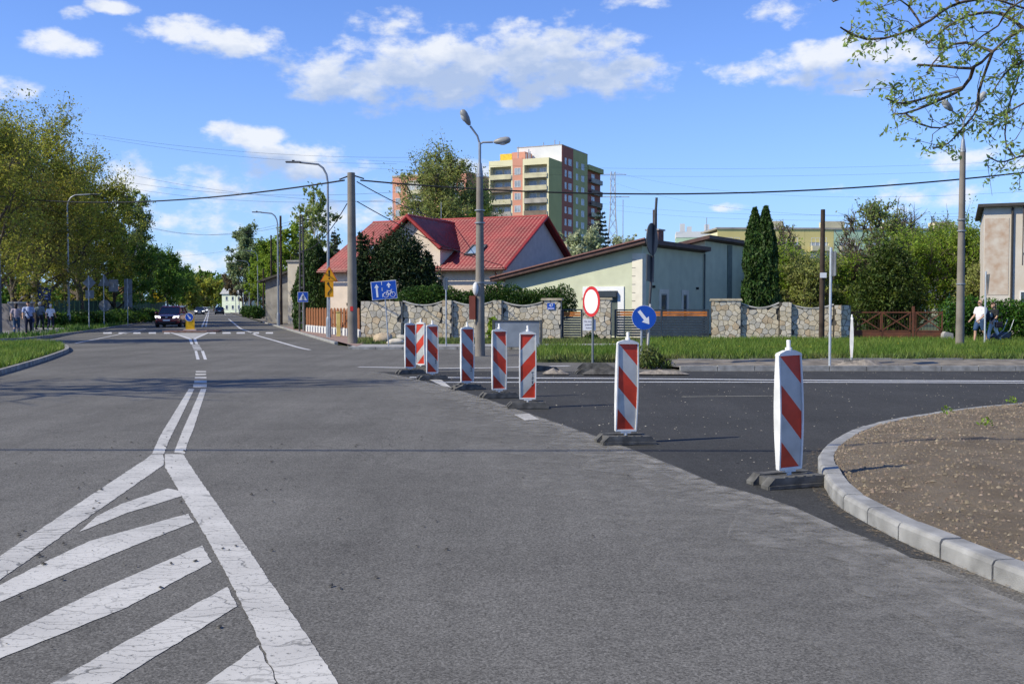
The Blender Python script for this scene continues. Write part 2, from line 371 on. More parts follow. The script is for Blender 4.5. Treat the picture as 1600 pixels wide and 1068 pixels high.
kd = [p for p in kline if p.y < 11]
tag(ribbon(kd[::-1], .01, [.10+.10*abs(mnoise.noise(Vector((k*.3, 0, 0)))) for k in range(len(kd))], .014).build('kerb_litter', dustmat('kerb_litter', (.27, .20, .12), .75, 34, .52, .66)), 'brown leaf litter lying at the foot of the kerb', 'litter', kind='stuff')

def ragged(P, jit=.007, step=.035):
    out = []
    for i in range(len(P)):
        a, b = P[i], P[(i+1) % len(P)]; n = max(1, min(160, int((b-a).length/step)))
        for k in range(n):
            q = a.lerp(b, k/n)
            if k: q = q+Vector((mnoise.noise(q*9.), mnoise.noise(q*9.+Vector((7, 3, 1))), 0))*jit+Vector((mnoise.noise(q*40.), mnoise.noise(q*40.+Vector((7, 3, 1))), 0))*jit*.8
            out.append(q)
    return out
def mark(name, px, z=.0035, m=None, parent=None):
    pts = [G(*p) for p in px]
    if min(p.y for p in pts) < 24: pts = ragged(pts)
    return MB().poly([(p.x, p.y, z) for p in pts]).build(name, m or M_PAINT, parent or road)
def ext(a, b, k):                                # extend b beyond a->b in the picture's ground
    return (b[0]+(b[0]-a[0])*k, b[1]+(b[1]-a[1])*k)
mark('island_line', [(-330, 1092), (0, 869), (140, 775), (228, 717), (237, 709.5), (254, 709.5), (257, 717), (254.5, 727), (200, 765), (105, 831), (62, 862), (0, 906), (-330, 1155)])
mark('island_line', [(257.8, 709.5), (286, 709.5), (304.5, 738), (366, 826), (428, 917), (485, 1000), (528, 1068), (600, 1180), (500, 1180), (435, 1068), (404, 998), (366, 921.5), (323.5, 841), (280, 768), (257.8, 729)])
hz = [[(124, 831), (150, 807), (190, 787), (262, 763), (279, 766.5), (284, 775), (200, 801)],
      [(-120, 962), (0, 914), (60, 883), (140, 845), (294, 802.5), (303, 816), (210, 852), (104, 896), (0, 940), (-120, 990)],
      [(-160, 1080), (0, 998), (150, 923), (316, 852), (331, 878), (200, 948), (0, 1029), (-160, 1104)],
      [(80, 1068), (160, 1022), (355, 917), (371, 947), (200, 1052), (176, 1068), (100, 1112), (20, 1104)],
      [(322, 1068), (404, 1008), (432, 1066), (300, 1170), (180, 1180)]]
for h in hz: mark('hatch_stripe', h)
mark('centre_line', [(237.5, 708.8), (256.3, 708.8), (262, 692), (269, 678), (285, 646), (303.8, 607.5), (295, 607.5), (272, 645), (251, 679)])
mark('centre_line', [(272, 706.5), (288.5, 708.8), (294, 690), (302, 671), (312, 640), (322.5, 607.5), (314, 607.5), (300, 640), (285.4, 672)])
for (a, b, c, d) in ((302, 323, 600, 605), (303.5, 323, 594.4, 598), (304.5, 322.5, 588.6, 591.2), (305.5, 322, 583.6, 585.8), (306, 322, 579.6, 581.4)):
    mark('rumble_bar', [(a, d), (b, d), (b, c), (a, c)])
for q in ([(307, 561.5), (312, 561.5), (308, 548), (304, 548)], [(318.6, 561.5), (323.4, 561.5), (318.6, 548), (314, 548)],
          [(298, 537.5), (302.2, 537.5), (299, 529), (294.5, 529)], [(305.6, 537.5), (309.6, 537.5), (306.5, 529), (302, 529.6)]):
    mark('centre_line', q, m=M_PAINTFAR)
for k in range(4):
    y0 = 539+k*2.1; mark('rumble_bar', [(300+k*.9, y0+1), (312+k*1.2, y0+1), (311.5+k*1.2, y0), (299.6+k*.9, y0)], m=M_PAINTFAR)
# island triangle and crossing
mark('island_apron', [(268.5, 520.2), (325.5, 520.2), (304, 528.6), (297.5, 528.6)], .0035, M_CONC)
mark('island_line', [(264.5, 519.2), (268.5, 519.2), (297.5, 528.4), (296, 530.2)], .0065, M_PAINTFAR); mark('island_line', [(324, 519.2), (328.5, 519.2), (304.5, 530.2), (302.5, 528.6)], .0065, M_PAINTFAR)
for a, b in ((161, 175), (185, 198), (208, 220), (232, 244), (256, 265.5), (327, 337.5), (347.4, 360.5), (369.4, 383), (392, 405), (415, 427)):
    mark('zebra_stripe', [(a, 521.2), (b, 521.2), (b-.6, 518.7), (a+.4, 519.0)], m=M_PAINTFAR)
def line(P, w, name='edge_line', m=M_PAINTFAR, z=.008, par=None):
    return ribbon(resample([G(*p) for p in P], .4), w/2, w/2, min(z, .0075) if par else .0035).build(name, m, par or road)
line([(484, 546.4), (468, 543), (440, 535), (402, 524), (393, 519.6)], .16); line([(392.3, 519), (376, 513), (367, 506), (357, 498)], .16)
line([(352, 492), (350, 489.5)], .2); line([(346, 487), (343, 485)], .22)
line([(118, 536), (175, 524.5), (228, 513.5)], .12); line([(283, 498), (300, 491.5)], .14)
for off in (-.14, .14):
    P = [RD(s, off) for s in (82, 110, 150, 200, 300, 450)]
    ribbon(P, .07, .07, .008).build('centre_line', M_PAINTFAR, road)
line([(640, 589.6), (1000, 591.6), (1250, 594), (1600, 595.4), (2000, 597)], .16, 'lane_line', M_NEWPAINT, .012, side)
line([(690, 597.4), (1000, 597), (1250, 597.2), (1600, 598.2), (2000, 599.6)], .13, 'lane_line', M_NEWPAINT, .012, side)
line([(560, 573), (720, 575), (900, 571)], .22, 'lane_line', M_PAINTFAR, .008)
mark('paint_patch', [(803, 648.5), (826, 647), (843, 656), (820, 657.5)], .012)
mark('paint_patch', [(668, 592.5), (690, 594), (705, 606), (690, 603)], .012)
line([(1065, 620), (1130, 619.4), (1208, 618.6)], .035, 'chalk_line', mat('chalk', (.42, .40, .33), .9), .010, side)
# scattered pale debris on the new asphalt, dark bits on the old
rng = np.random.default_rng(5)
def bits(name, n, sampler, size, m, label, cat, zs=.6):
    P = sampler(n); n = len(P); s = size*(.4+rng.random(n)**3*1.6); an = rng.random(n)*PI
    ca, sa = np.cos(an), np.sin(an); el = .45+.55*rng.random(n)
    V = np.zeros((n, 5, 3)); 
    for k, (dx, dy) in enumerate(((1, 0), (0, 1), (-1, 0), (0, -1))):
        ax = dx*s; ay = dy*s*el; V[:, k, 0] = P[:, 0]+ca*ax-sa*ay; V[:, k, 1] = P[:, 1]+sa*ax+ca*ay; V[:, k, 2] = P[:, 2]
    V[:, 4] = P; V[:, 4, 2] += s*zs*(.5+.7*rng.random(n)); V[:, 4, :2] += (rng.random((n, 2))-.5)*s[:, None]*.9
    base = np.arange(n)[:, None]*5; Fc = np.concatenate([base+np.array([[k, (k+1) % 4, 4]]) for k in range(4)])
    return tag(np_mesh(name, V.reshape(-1, 3), Fc, m), label, cat, kind='stuff')
def in_poly(P, poly):
    x, y = P[:, 0], P[:, 1]; c = np.zeros(len(P), bool); n = len(poly)
    for i in range(n):
        x1, y1 = poly[i][:2]; x2, y2 = poly[i-1][:2]
        k = ((y1 > y) != (y2 > y)) & (x < (x2-x1)*(y-y1)/(y2-y1+1e-12)+x1); c ^= k
    return c
def smp_new(n):
    P = np.c_[rng.uniform(-2, 22, n), rng.uniform(8, 24, n), np.full(n, .006)]; return P[in_poly(P, poly)]
bits('debris', 4200, smp_new, .0085, mat('pale_chips', (.36, .33, .27), .9, .3, 20), 'pale chips scattered over the fresh asphalt', 'debris')
def smp_old(n):
    P = np.c_[rng.normal(-4.5, 2.2, n), rng.uniform(4.5, 12, n), np.full(n, .009)]; return P
bits('grit', 900, smp_old, .011, mat('dark_grit', (.05, .047, .042), .9, .3, 20), 'dark grit scattered on the hatched road markings', 'grit')

# kerb stones round the soil bed
kerb = tag(thing('kerb', None, None), None, kind='structure'); 
def kerb_stone(a, b, h0, w, m, parent, gap=.009, lean=.015, dz=0):
    a = Vector(a); b = Vector(b); t = (b-a).normalized(); nn = Vector((t.y, -t.x, 0)); a = a+t*gap; b = b-t*gap
    vs = []
    for p in (a, b):
        for (d, z) in ((0, -.05), (0, h0-.03), (.012, h0-.006), (.03, h0), (w, h0), (w, -.05)): q = p+nn*d; vs.append((q.x, q.y, z+dz))
    fs = [(i, i+1, 7+i, 6+i) for i in range(5)]+[(5, 0, 6, 11)]+[(0, 1, 2, 3, 4, 5)[::-1], (6, 7, 8, 9, 10, 11)]
    return MB().add(vs, fs).build('kerb_stone', m, parent)
rs = random.Random(3)
idx = 0; kins = []
i = 0
while i < len(kline)-2:
    p = kline[i]; step = 4 if p.y > 3 and p.y < 16 else 10
    j = min(i+step, len(kline)-1); q = kline[j]
    mid = (p+q)/2; upper = idx > 0 and p.y > 9.2
    h = .125 if p.y < 8.75 else (.095 if p.y < 9.3 else max(.035, .085-.006*(p.y-9)))
    if (q-p).length > .05: kerb_stone(p, q, h+rs.uniform(-.004, .004), .15, M_KERB, kerb, dz=0)
    i = j; idx += 1
# soil bed inside the kerb
def soilmat():
    mt = mat('soil', (.20, .156, .106), .97, .3, 2.2, c2=(.31, .25, .18), det=9); nt = mt.node_tree; N = nt.nodes; L = nt.links; b = N['Principled BSDF']
    tc = N.new('ShaderNodeTexCoord'); nz = N.new('ShaderNodeTexNoise'); nz.inputs['Scale'].default_value = 26; nz.inputs['Detail'].default_value = 9; nz.inputs['Roughness'].default_value = .75
    L.new(tc.outputs['Object'], nz.inputs['Vector']); bp = N.new('ShaderNodeBump'); bp.inputs['Strength'].default_value = 1; bp.inputs['Distance'].default_value = .09
    L.new(nz.outputs[0], bp.inputs['Height']); L.new(bp.outputs[0], b.inputs['Normal']); return mt
M_SOIL = soilmat()
inn = []
for i, p in enumerate(kline):
    t = (kline[min(i+1, len(kline)-1)]-kline[max(i-1, 0)]).normalized(); inn.append(p+Vector((t.y, -t.x, 0))*.152)
vs = []; nr = 44
for i, p in enumerate(inn):
    tgt = Vector((13+.0*i, max(1.5, min(11, p.y*.8)), 0)) if p.x < 9 else Vector((p.x+3, 10.5, 0))
    for k in range(nr):
        u = (k/(nr-1))**1.6; q = p.lerp(tgt, u); d = (q-p).length
        h = .075 if p.y < 9 else max(.04, .075-.004*(p.y-9))
        z = h+.12*(1-math.exp(-d/1.2))*.8+.05*mnoise.noise(Vector((q.x*.9, q.y*.9, 1)))*min(1, d)+.028*mnoise.noise(Vector((q.x*4, q.y*4, 5)))*min(1, d*3)+.024*mnoise.noise(Vector((q.x*11, q.y*11, 2)))
        vs.append((q.x, q.y, z))
SOILV = np.array(vs).reshape(len(inn), nr, 3)
fs = np.array([(i*nr+k, i*nr+k+1, (i+1)*nr+k+1, (i+1)*nr+k) for i in range(len(inn)-1) for k in range(nr-1)])
o = np_mesh('soil_bed', vs, fs[:, ::-1], M_SOIL, smooth=True); tag(o, None, kind='structure')
def smp_soil(n):
    a = rng.integers(0, len(inn)-1, n); b = (rng.random(n)*(nr-3)).astype(int); u = rng.random((n, 1)); v = rng.random((n, 1))
    P = (SOILV[a, b]*(1-u)+SOILV[a+1, b]*u)*(1-v)+(SOILV[a, b+1]*(1-u)+SOILV[a+1, b+1]*u)*v
    return P[(P[:, 1] < 17) & (P[:, 1] > 3) & (P[:, 0] < 14)]
bits('soil_clods', 38000, smp_soil, .0125, mat('clods', (.155, .12, .082), .97, .3, 9, c2=(.27, .215, .155), island=.3), 'brown clods and pebbles strewn over the soil bed', 'clods', 1.0)
bits('soil_lumps', 2600, smp_soil, .017, MATS['clods'], 'larger dry lumps of earth on the soil bed', 'lumps', .8)
bits('soil_pebbles', 700, smp_soil, .010, mat('pebbles', (.32, .27, .20), .9, .3, 9, island=.35), 'pale pebbles lying on the soil bed', 'pebbles', .7)

# far verge: kerb, dirt strip, grass
vk = tag(thing('verge_kerb', None, None), None, kind='structure')
x0 = G(1065, 580).x
for k in range(36): kerb_stone((x0+(k+1)*.92, 24.52, 0), (x0+k*.92, 24.52, 0), .125+rs.uniform(-.008, .008), .15, M_KERB, vk, dz=rs.uniform(-.01, .01)) if False else kerb_stone((x0+k*.92, 24.52+.15, 0), (x0+(k+1)*.92, 24.52+.15, 0), .125+rs.uniform(-.008, .008), .15, M_KERB, vk)
M_DIRT = mat('dirt', (.19, .165, .13), .95, .3, 2.5, bump=.7, bscale=18)
struct('dirt_strip', MB().poly([(x0, 24.67, .085), (40, 24.67, .085), (40, 27.7, .10), (x0-.4, 27.7, .10), (x0-.3, 26, .05)]), M_DIRT)
vk2 = tag(thing('path_edging', None, None), None, kind='structure')
for k in range(28): kerb_stone((x0-.5+k*1.0, 27.95, .0), (x0+.5+k*1.0, 27.95, .0), .13+rs.uniform(-.02, .01), .08, M_KERB2, vk2)
def bump_sheet(name, poly, z, m, step=.5, amp=.05):
    mb = MB().poly([(p[0], p[1], z) for p in poly]); n = len(poly)
    mb.add([(p[0], p[1], h) for p in poly for h in (z, -.05)], [(2*i, 2*i+1, 2*((i+1) % n)+1, 2*((i+1) % n)) for i in range(n)])
    return struct(name, mb, m)
gx0 = XY(838, 29)
verge = [(gx0, 28.3), (40, 28.0), (40, 44.3), (XY(1010, 44), 44.3), (XY(1000, 38), 38.0), (XY(842, 36), 35.4)]
bump_sheet('verge_ground', verge, .10, M_GRASSG)
struct('footpath', MB().poly([(XY(548, 37.6), 36.9, .085), (XY(1030, 37.6), 38.1, .105), (XY(1030, 40), 40.2, .105), (XY(840, 41), 40.0, .085), (XY(560, 40), 39.6, .085)]), M_CONC)
fk = tag(thing('footpath_kerb', None, None), None, kind='structure')
xa = XY(545, 36.9); xb = XY(842, 36.9)
nst = int((xb-xa)/1.0)
for k in range(nst): kerb_stone((xa+k*(xb-xa)/nst, 36.85, 0), (xa+(k+1)*(xb-xa)/nst, 36.85, 0), .10, .14, M_KERB, fk)
strip2 = [(XY(560, 41), 39.7), (XY(1110, 42), 40.3), (XY(1110, 46), 45.6), (XY(552, 47), 47.4)]
bump_sheet('wall_verge', strip2, .075, mat('thin_grass_soil', (.11, .11, .05), .95, .4, 1.5, bump=.6, bscale=25))

# right pavement along the main road (block paving) and its kerb
def pavermat():
    mt = mat('pavers', (.30, .20, .165), .9, .2, 3); nt = mt.node_tree; N = nt.nodes; L = nt.links; b = N['Principled BSDF']
    tc = N.new('ShaderNodeTexCoord'); mp = N.new('ShaderNodeMapping'); mp.inputs['Rotation'].default_value = (0, 0, -ROT); L.new(tc.outputs['Object'], mp.inputs[0])
    bk = N.new('ShaderNodeTexBrick'); bk.inputs['Scale'].default_value = 1; bk.inputs['Brick Width'].default_value = .2; bk.inputs['Row Height'].default_value = .1; bk.inputs['Mortar Size'].default_value = .006
    bk.inputs['Color1'].default_value = (.34, .22, .18, 1); bk.inputs['Color2'].default_value = (.27, .19, .16, 1); bk.inputs['Mortar'].default_value = (.16, .13, .11, 1)
    L.new(mp.outputs[0], bk.inputs['Vector']); L.new(bk.outputs[0], b.inputs['Base Color']); return mt
M_PAV = pavermat()
a = [RD(41.5, 5.7), RD(41.5, 8.3), RD(60, 8.9), RD(75, 8.6), RD(75, 5.62)]
a[0] = Vector((XY(556, 37.2), 37.4, 0)); a[1] = Vector((XY(572, 42), 42, 0))
struct('pavement', MB().poly([(p.x, p.y, .09) for p in a]), M_PAV)
struct('gravel_walk', MB().poly([(*p.xy, .07) for p in (RD(75, 5.62), RD(75, 8.6), RD(300, 8.8), RD(300, 5.5))]), M_DIRT)
pk = tag(thing('pavement_kerb', None, None), None, kind='structure')
for k in range(60):
    kerb_stone(RD(42.2+k*1.0, 5.48), RD(43.2+k*1.0, 5.48), .10, .15, M_KERB, pk)
# left side: grass island, side street mouth, far pavement and strips
li = [G(*p) for p in ((-120, 612), (0, 581), (60, 563), (88, 553.5), (100, 548.5), (97, 544), (80, 540), (50, 538.5), (0, 541), (-140, 548))]
bump_sheet('island_ground', [(p.x, p.y) for p in li], .09, M_GRASSG)
ik = tag(thing('island_kerb', None, None), None, kind='structure')
lk = resample([G(*p) for p in ((-120, 615), (0, 583), (60, 565), (88, 555), (101, 549), (98, 543), (80, 539), (50, 537.6), (0, 540), (-140, 547))], .9)
for p, q in zip(lk, lk[1:]): kerb_stone(q, p, .12, .13, M_KERB2, ik) if False else kerb_stone(p, q, .12, .13, M_KERB2, ik)
ls = [G(*p) for p in ((-200, 534), (0, 532.5), (60, 528), (98, 523.2), (150, 516), (230, 502.5), (231, 500))]
far_l = [RD(118, -10.5), RD(70, -15.5), Vector((-60, 66, 0))]
bump_sheet('left_ground', [(p.x, p.y) for p in ls+far_l], .07, M_GRASSG)
lkk = tag(thing('left_kerb', None, None), None, kind='structure')
lr = resample(ls, 1.2)
for p, q in zip(lr, lr[1:]): kerb_stone(p, q, .11, .15, M_KERB2, lkk)
struct('left_pavement', MB().poly([(*G(*p).xy, .085) for p in ((-160, 526), (0, 524.5), (60, 523.8), (92, 519.6), (108, 514), (60, 513.5), (-160, 514.5))]), mat('left_paving', (.20, .19, .185), .9, .2, 2))
struct('left_roadside', MB().poly([(*p.xy, .05) for p in (RD(118, -6.7), RD(400, -6.4), RD(400, -14), RD(118, -14))]), M_GRASSG)
struct('right_roadside', MB().poly([(*p.xy, .06) for p in (RD(75, 8.6), RD(75, 16), RD(300, 16), RD(300, 8.8))]), M_GRASSG)

# grass blades
def grass(name, n, poly, h, m, label, z=.1, w=.018, clump=.5):
    x = [p[0] for p in poly]; y = [p[1] for p in poly]
    P = np.c_[rng.uniform(min(x), max(x), n*2), rng.uniform(min(y), max(y), n*2)]; P = P[in_poly(P, poly)][:n]; P = P[~in_poly(P, [G(*q) for q in ((-160, 526), (0, 524.5), (60, 523.8), (92, 519.6), (108, 514), (60, 513.5), (-160, 514.5))])]; n = len(P)
    dens = np.array([mnoise.noise(Vector((p[0]*.8, p[1]*.8, 3))) for p in P]); hh = h*(.55+.6*rng.random(n))*(1+clump*dens)
    an = rng.random(n)*2*PI; lean = hh*(.25+.5*rng.random(n)); la = rng.random(n)*2*PI
    V = np.zeros((n, 3, 3)); dx, dy = np.cos(an)*w, np.sin(an)*w
    V[:, 0] = np.c_[P[:, 0]-dx, P[:, 1]-dy, np.full(n, z)]; V[:, 1] = np.c_[P[:, 0]+dx, P[:, 1]+dy, np.full(n, z)]
    V[:, 2] = np.c_[P[:, 0]+np.cos(la)*lean, P[:, 1]+np.sin(la)*lean, z+hh]
    return tag(np_mesh(name, V.reshape(-1, 3), np.arange(n*3).reshape(n, 3), m), label, 'grass', kind='stuff')
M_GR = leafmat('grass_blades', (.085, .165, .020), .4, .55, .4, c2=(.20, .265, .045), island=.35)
M_GR2 = leafmat('dry_grass', (.15, .15, .05), .4, .9, .3, c2=(.10, .17, .035), island=.4)
grass('grass', 46000, [(gx0, 28.6), (26, 28.2), (26, 37.5), (XY(842, 36), 35.2)], .24, M_GR, 'lush green grass on the far verge', .1)
grass('grass', 24000, [(XY(1000, 37), 36.5), (28, 36.5), (28, 44.2), (XY(1010, 44), 44.2)], .22, M_GR, 'green grass in front of the stone wall and rusty gate', .1)
grass('grass', 7000, [(gx0, 28.05), (28, 27.75), (28, 28.9), (gx0, 28.9)], .16, M_GR2, 'dry yellowish grass along the edge of the far verge', .1)
grass('grass', 9000, [(XY(562, 41), 40.1), (XY(1000, 42), 40.6), (XY(1000, 46), 45.4), (XY(556, 47), 46.6)], .15, M_GR2, 'thin grass at the foot of the long stone wall', .07)
grass('grass', 30000, [(p.x, p.y) for p in li], .20, M_GR, 'lush grass on the kerbed traffic island', .09)
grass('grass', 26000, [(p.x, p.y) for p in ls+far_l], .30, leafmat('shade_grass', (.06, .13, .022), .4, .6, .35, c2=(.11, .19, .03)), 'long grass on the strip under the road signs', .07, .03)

def smp_fl(n): return np.c_[rng.uniform(gx0, 26, n), rng.uniform(29, 43, n), rng.uniform(.25, .36, n)]
bits('dandelions', 160, smp_fl, .022, mat('dandelion', (.75, .55, .02), .7), 'small yellow dandelion heads dotted in the verge grass', 'flowers', .3)
# ================================================================== traffic panels
M_WPL = mat('white_plastic', (.68, .675, .65), .5, .10, 5, spec=.4)
M_REDF = mat('red_foil', (.52, .036, .010), .45, .2, 5, spec=.5)
M_WHF = mat('white_foil', (.45, .45, .425), .45, .14, 5, spec=.5)
M_RUB = mat('grey_rubber', (.095, .092, .085), .9, .3, 9, bump=.12, bscale=90)
M_BLACK = mat('black_plastic', (.02, .02, .022), .6, .2, 6)
M_GALV = mat('galvanised', (.42, .44, .46), .45, .12, 6, metal=.5)
M_SIGNBACK = mat('sign_back', (.20, .215, .23), .5, .15, 3, metal=.3)
def clip_band(poly, n, lo, hi):
    """keep lo <= n.p <= hi"""
    def half(P, n, d):
        out = []
        for i in range(len(P)):
            a, b = P[i-1], P[i]; da = n[0]*a[0]+n[1]*a[1]-d; db = n[0]*b[0]+n[1]*b[1]-d
            if (da <= 0) != (db <= 0): t = da/(da-db); out.append((a[0]+(b[0]-a[0])*t, a[1]+(b[1]-a[1])*t))
            if db <= 0: out.append(b)
        return out
    P = half(poly, n, hi); return half(P, (-n[0], -n[1]), -lo) if P else P
def traffic_panel(loc, rz, label, slope=1, round_base=False, base_rz=0., lettering=True, tilt=0., group='red and white traffic panels along the works'):
    t = thing('traffic_panel', label, 'traffic panel', loc, rz, group)
    # rubber base: low slab with chamfered ends and handle slots
    b = MB(); L_, D, Hh = .64, .36, .10
    prof = [(-L_/2, 0), (L_/2, 0), (L_/2, .035), (L_/2-.07, Hh), (-L_/2+.07, Hh), (-L_/2, .035)]
    if round_base: prof = [(-L_/2, 0), (L_/2, 0), (L_/2-.06, .05), (L_/2-.16, .09), (.12, .11), (-.12, .11), (-L_/2+.16, .09), (-L_/2+.06, .05)]
    b.prism(prof, 'y', -D/2, -D/2+.115); b.prism(prof, 'y', D/2-.115, D/2)
    b.box((0, 0, .043), (L_-.16, D-.23, .086)); b.box((0, -D/2-.004, .022), (L_-.012, .012, .03)); b.box((0, D/2+.004, .022), (L_-.012, .012, .03)); b.box((-.235, 0, .05), (.05, D-.22, .08)); b.box((.235, 0, .05), (.05, D-.22, .08))
    for k in range(4): b.box((-.135+k*.09, -D/2+.02, Hh+.004), (.03, .03, .012))
    M = Matrix.Rotation(base_rz, 4, 'Z'); b.xform(M); b.build('base', M_RUB, t, .003)
    ft = MB().tube([(0, 0, .05), (0, 0, .15)], .021, 8); ft.build('foot_peg', M_WPL, t)
    # blade: white frame, slightly bellied, with two striped faces
    zb, zt, hw = .145, 1.155, .128
    def wid(z): u = (z-zb)/(zt-zb); return hw*(1+.03*math.sin(PI*u))
    def dep(z): u = (z-zb)/(zt-zb); return .022+.022*math.sin(PI*min(1, max(0, u)))
    fr = MB(); n = 12; rim = .015; dpt = .012
    zz = [zb+(zt-zb)*i/n for i in range(n+1)]
    for sgn in (-1, 1):
        for i in range(n):
            a, c = zz[i], zz[i+1]; 
            def pt(z, x0, y0): return (sgn*(wid(z)-x0), y0, z)
            for (xa, ya, xb, yb) in ((0, -1, 0, 1), (rim, -1, 0, -1), (0, 1, rim, 1), (rim, 1, rim, -1)):
                q = [pt(a, xa, ya*dep(a)), pt(a, xb, yb*dep(a)), pt(c, xb, yb*dep(c)), pt(c, xa, ya*dep(c))]
                fr.add(q, [(0, 1, 2, 3)])
    wb, wt_ = wid(zb), wid(zt)
    fr.box((0, 0, zb+.004), (2*wb-.01, 2*dep(zb), .024)); fr.box((0, 0, zb-.012), (.12, .04, .03))
    fr.prism([(-wt_, zt-.006), (wt_, zt-.006), (wt_-.012, zt+.014), (.045, zt+.038), (-.045, zt+.038), (-wt_+.012, zt+.014)], 'y', -dep(zt)-.006, dep(zt)+.006)
    fr.build('frame', M_WPL, t, .004)
    MB().lathe([(.030, zt+.03), (.030, zt+.062), (.017, zt+.066), (.019, zt+.125), (.013, zt+.130)], 10).build('lamp_peg', M_WPL, t)
    for face in (-1, 1):
        z0, z1 = zb+.016, zt-.006; sl = slope*face*-1
        rows = {}
        w_ = hw-rim+.002; P0 = [(-w_, z0), (w_, z0), (w_, z1), (-w_, z1)]
        s2 = 1/math.sqrt(2); period = .50*s2*1.0
        for k in range(-8, 14):
            for colr, (lo, hi) in (('red_stripe', (k*period, k*period+period/2)), ('white_stripe', (k*period+period/2, (k+1)*period))):
                # stripes descend to the right for slope 1
                nx = sl*s2*1.12; nz_ = s2
                off = nz_*z1+nx*w_*(1 if sl > 0 else -1)*1.0
                P = clip_band(P0, (nx, nz_), off-.36*period*1.4-hi+period*.5, off-.36*period*1.4-lo+period*.5)
                if len(P) < 3: continue
                m = MB(); 
                Q = []                         # split in z to follow the belly
                for i in range(len(P)):
                    a, c = P[i-1], P[i]; ns = max(1, int(abs(c[1]-a[1])/.06))
                    for j in range(ns): Q.append((a[0]+(c[0]-a[0])*j/ns, a[1]+(c[1]-a[1])*j/ns))
                tri = tessellate_polygon([[Vector((p[0], p[1], 0)) for p in Q]])
                m.add([(p[0], face*(dep(p[1])-dpt), p[1]) for p in Q], [tuple(q) if face < 0 else tuple(q)[::-1] for q in tri])
                m.build(colr, M_REDF if colr[0] == 'r' else M_WHF, t)
        if lettering and face < 0:
            lt = MB(); rr = random.Random(4)
            for k in range(7):
                z = .36+k*.032
                for q in range(3): lt.box((.078+rr.uniform(-.012, .012), face*(dep(z)-dpt+.002), z+rr.uniform(-.008, .008)), (rr.choice((.006, .02)), .001, rr.choice((.005, .016))))
            lt.build('stencil_marks', M_BLACK, t)
    if tilt: t.rotation_euler.y = tilt
    return t
def gp(px, py, z=0): p = G(px, py, z); return (p.x, p.y, z)
traffic_panel(gp(1233, 757, .004), R(25), 'red and white traffic panel beside the curved kerb of the soil bed', base_rz=R(-8), lettering=False, tilt=R(-1.0))
traffic_panel(gp(977, 692, .004), R(12), 'red and white traffic panel standing alone before the round blue arrow sign', base_rz=R(0), lettering=False, tilt=R(1.2))
traffic_panel(gp(824.5, 637, .004), R(4), 'traffic panel with stripes rising to the right by a worn paint patch', -1)
traffic_panel(gp(780, 621, .004), R(14), 'red and white traffic panel standing in front of the grey board', lettering=False)
traffic_panel(gp(730, 608, .004), R(22), 'red and white traffic panel on a domed grey rubber base', 1, True)
traffic_panel(gp(675.5, 592.5, .004), R(18), 'red and white traffic panel with stencil marks overlapping the bright panel behind')
traffic_panel(gp(641, 583.5, .004), R(22), 'red and white traffic panel at the end of the row toward the wooden fence', lettering=False)
traffic_panel(gp(657.5, 578, .004), R(-28), 'brightly sunlit traffic panel standing behind two shaded panels', -1, lettering=False)
traffic_panel((XY(1331, 26.3), 26.3, .09), R(73), 'traffic panel turned edge on beside the heap of rubble', lettering=False, tilt=R(3))
# stacked spare rubber bases at the old kerb
def rubber_base(loc, rz, label, ry=0):
    t = thing('rubber_base', label, 'rubber base', loc, rz, 'spare rubber bases'); t.rotation_euler.y = ry
    prof = [(-.4, 0), (.4, 0), (.36, .06), (.26, .12), (-.26, .12), (-.36, .06)]; b = MB(); b.prism(prof, 'y', -.2, -.08); b.build('side_bar', M_RUB, t, .006); c = MB(); c.prism(prof, 'y', .08, .2); c.build('side_bar', M_RUB, t, .006)
    MB().box((0, 0, .05), (.56, .18, .09)).build('middle_plate', M_RUB, t); return t
p = G(925, 584)
rubber_base((p.x, p.y, .0), R(3), 'lowest of the stacked grey rubber bases below the red-rimmed sign'); rubber_base((p.x+.06, p.y+.05, .125), R(-6), 'upper rubber base lying on another below the red-rimmed sign')
rubber_base((p.x+.75, p.y+.35, .02), R(40), 'grey rubber base leaning against the stacked pair', R(-16)); rubber_base((G(848, 579).x, G(848, 579).y, 0), R(25), 'single grey rubber base lying on the asphalt by the verge', R(6))

# ================================================================== sign posts
M_BLUE = mat('sign_blue', (.008, .075, .42), .4, .05, 4, spec=.4); M_WS = mat('sign_white', (.78, .78, .78), .4, .03, 4); M_RS = mat('sign_red', (.55, .03, .03), .4, .06, 4)
M_YS = mat('sign_yellow', (.78, .34, .008), .4, .05, 4); M_NAVY = mat('navy', (.008, .02, .085), .5, .2, 2)
def disc(r, th, n=28): return [(r*math.cos(2*PI*k/n), r*math.sin(2*PI*k/n)) for k in range(n)]
def plate(name, poly, m, parent, y0, y1, z, x=0.):
    o = MB().prism(poly, 'y', y0, y1).build(name, m, parent); o.location = (x, 0, z); return o
def arrow(L_, w, hw, hl):   # pointing along +z, centred
    return [(-w, -L_/2), (w, -L_/2), (w, L_/2-hl), (hw, L_/2-hl), (0, L_/2), (-hw, L_/2-hl), (-w, L_/2-hl)]
def rot2(P, a): return [(x*math.cos(a)-y*math.sin(a), x*math.sin(a)+y*math.cos(a)) for x, y in P]
def post(parent, h, r=.03, m=None, x=0., y=.05, lean=0.): MB().tube([(x, y, -.1), (x+lean, y, h)], r, 10).build('post', m or M_GALV, parent)
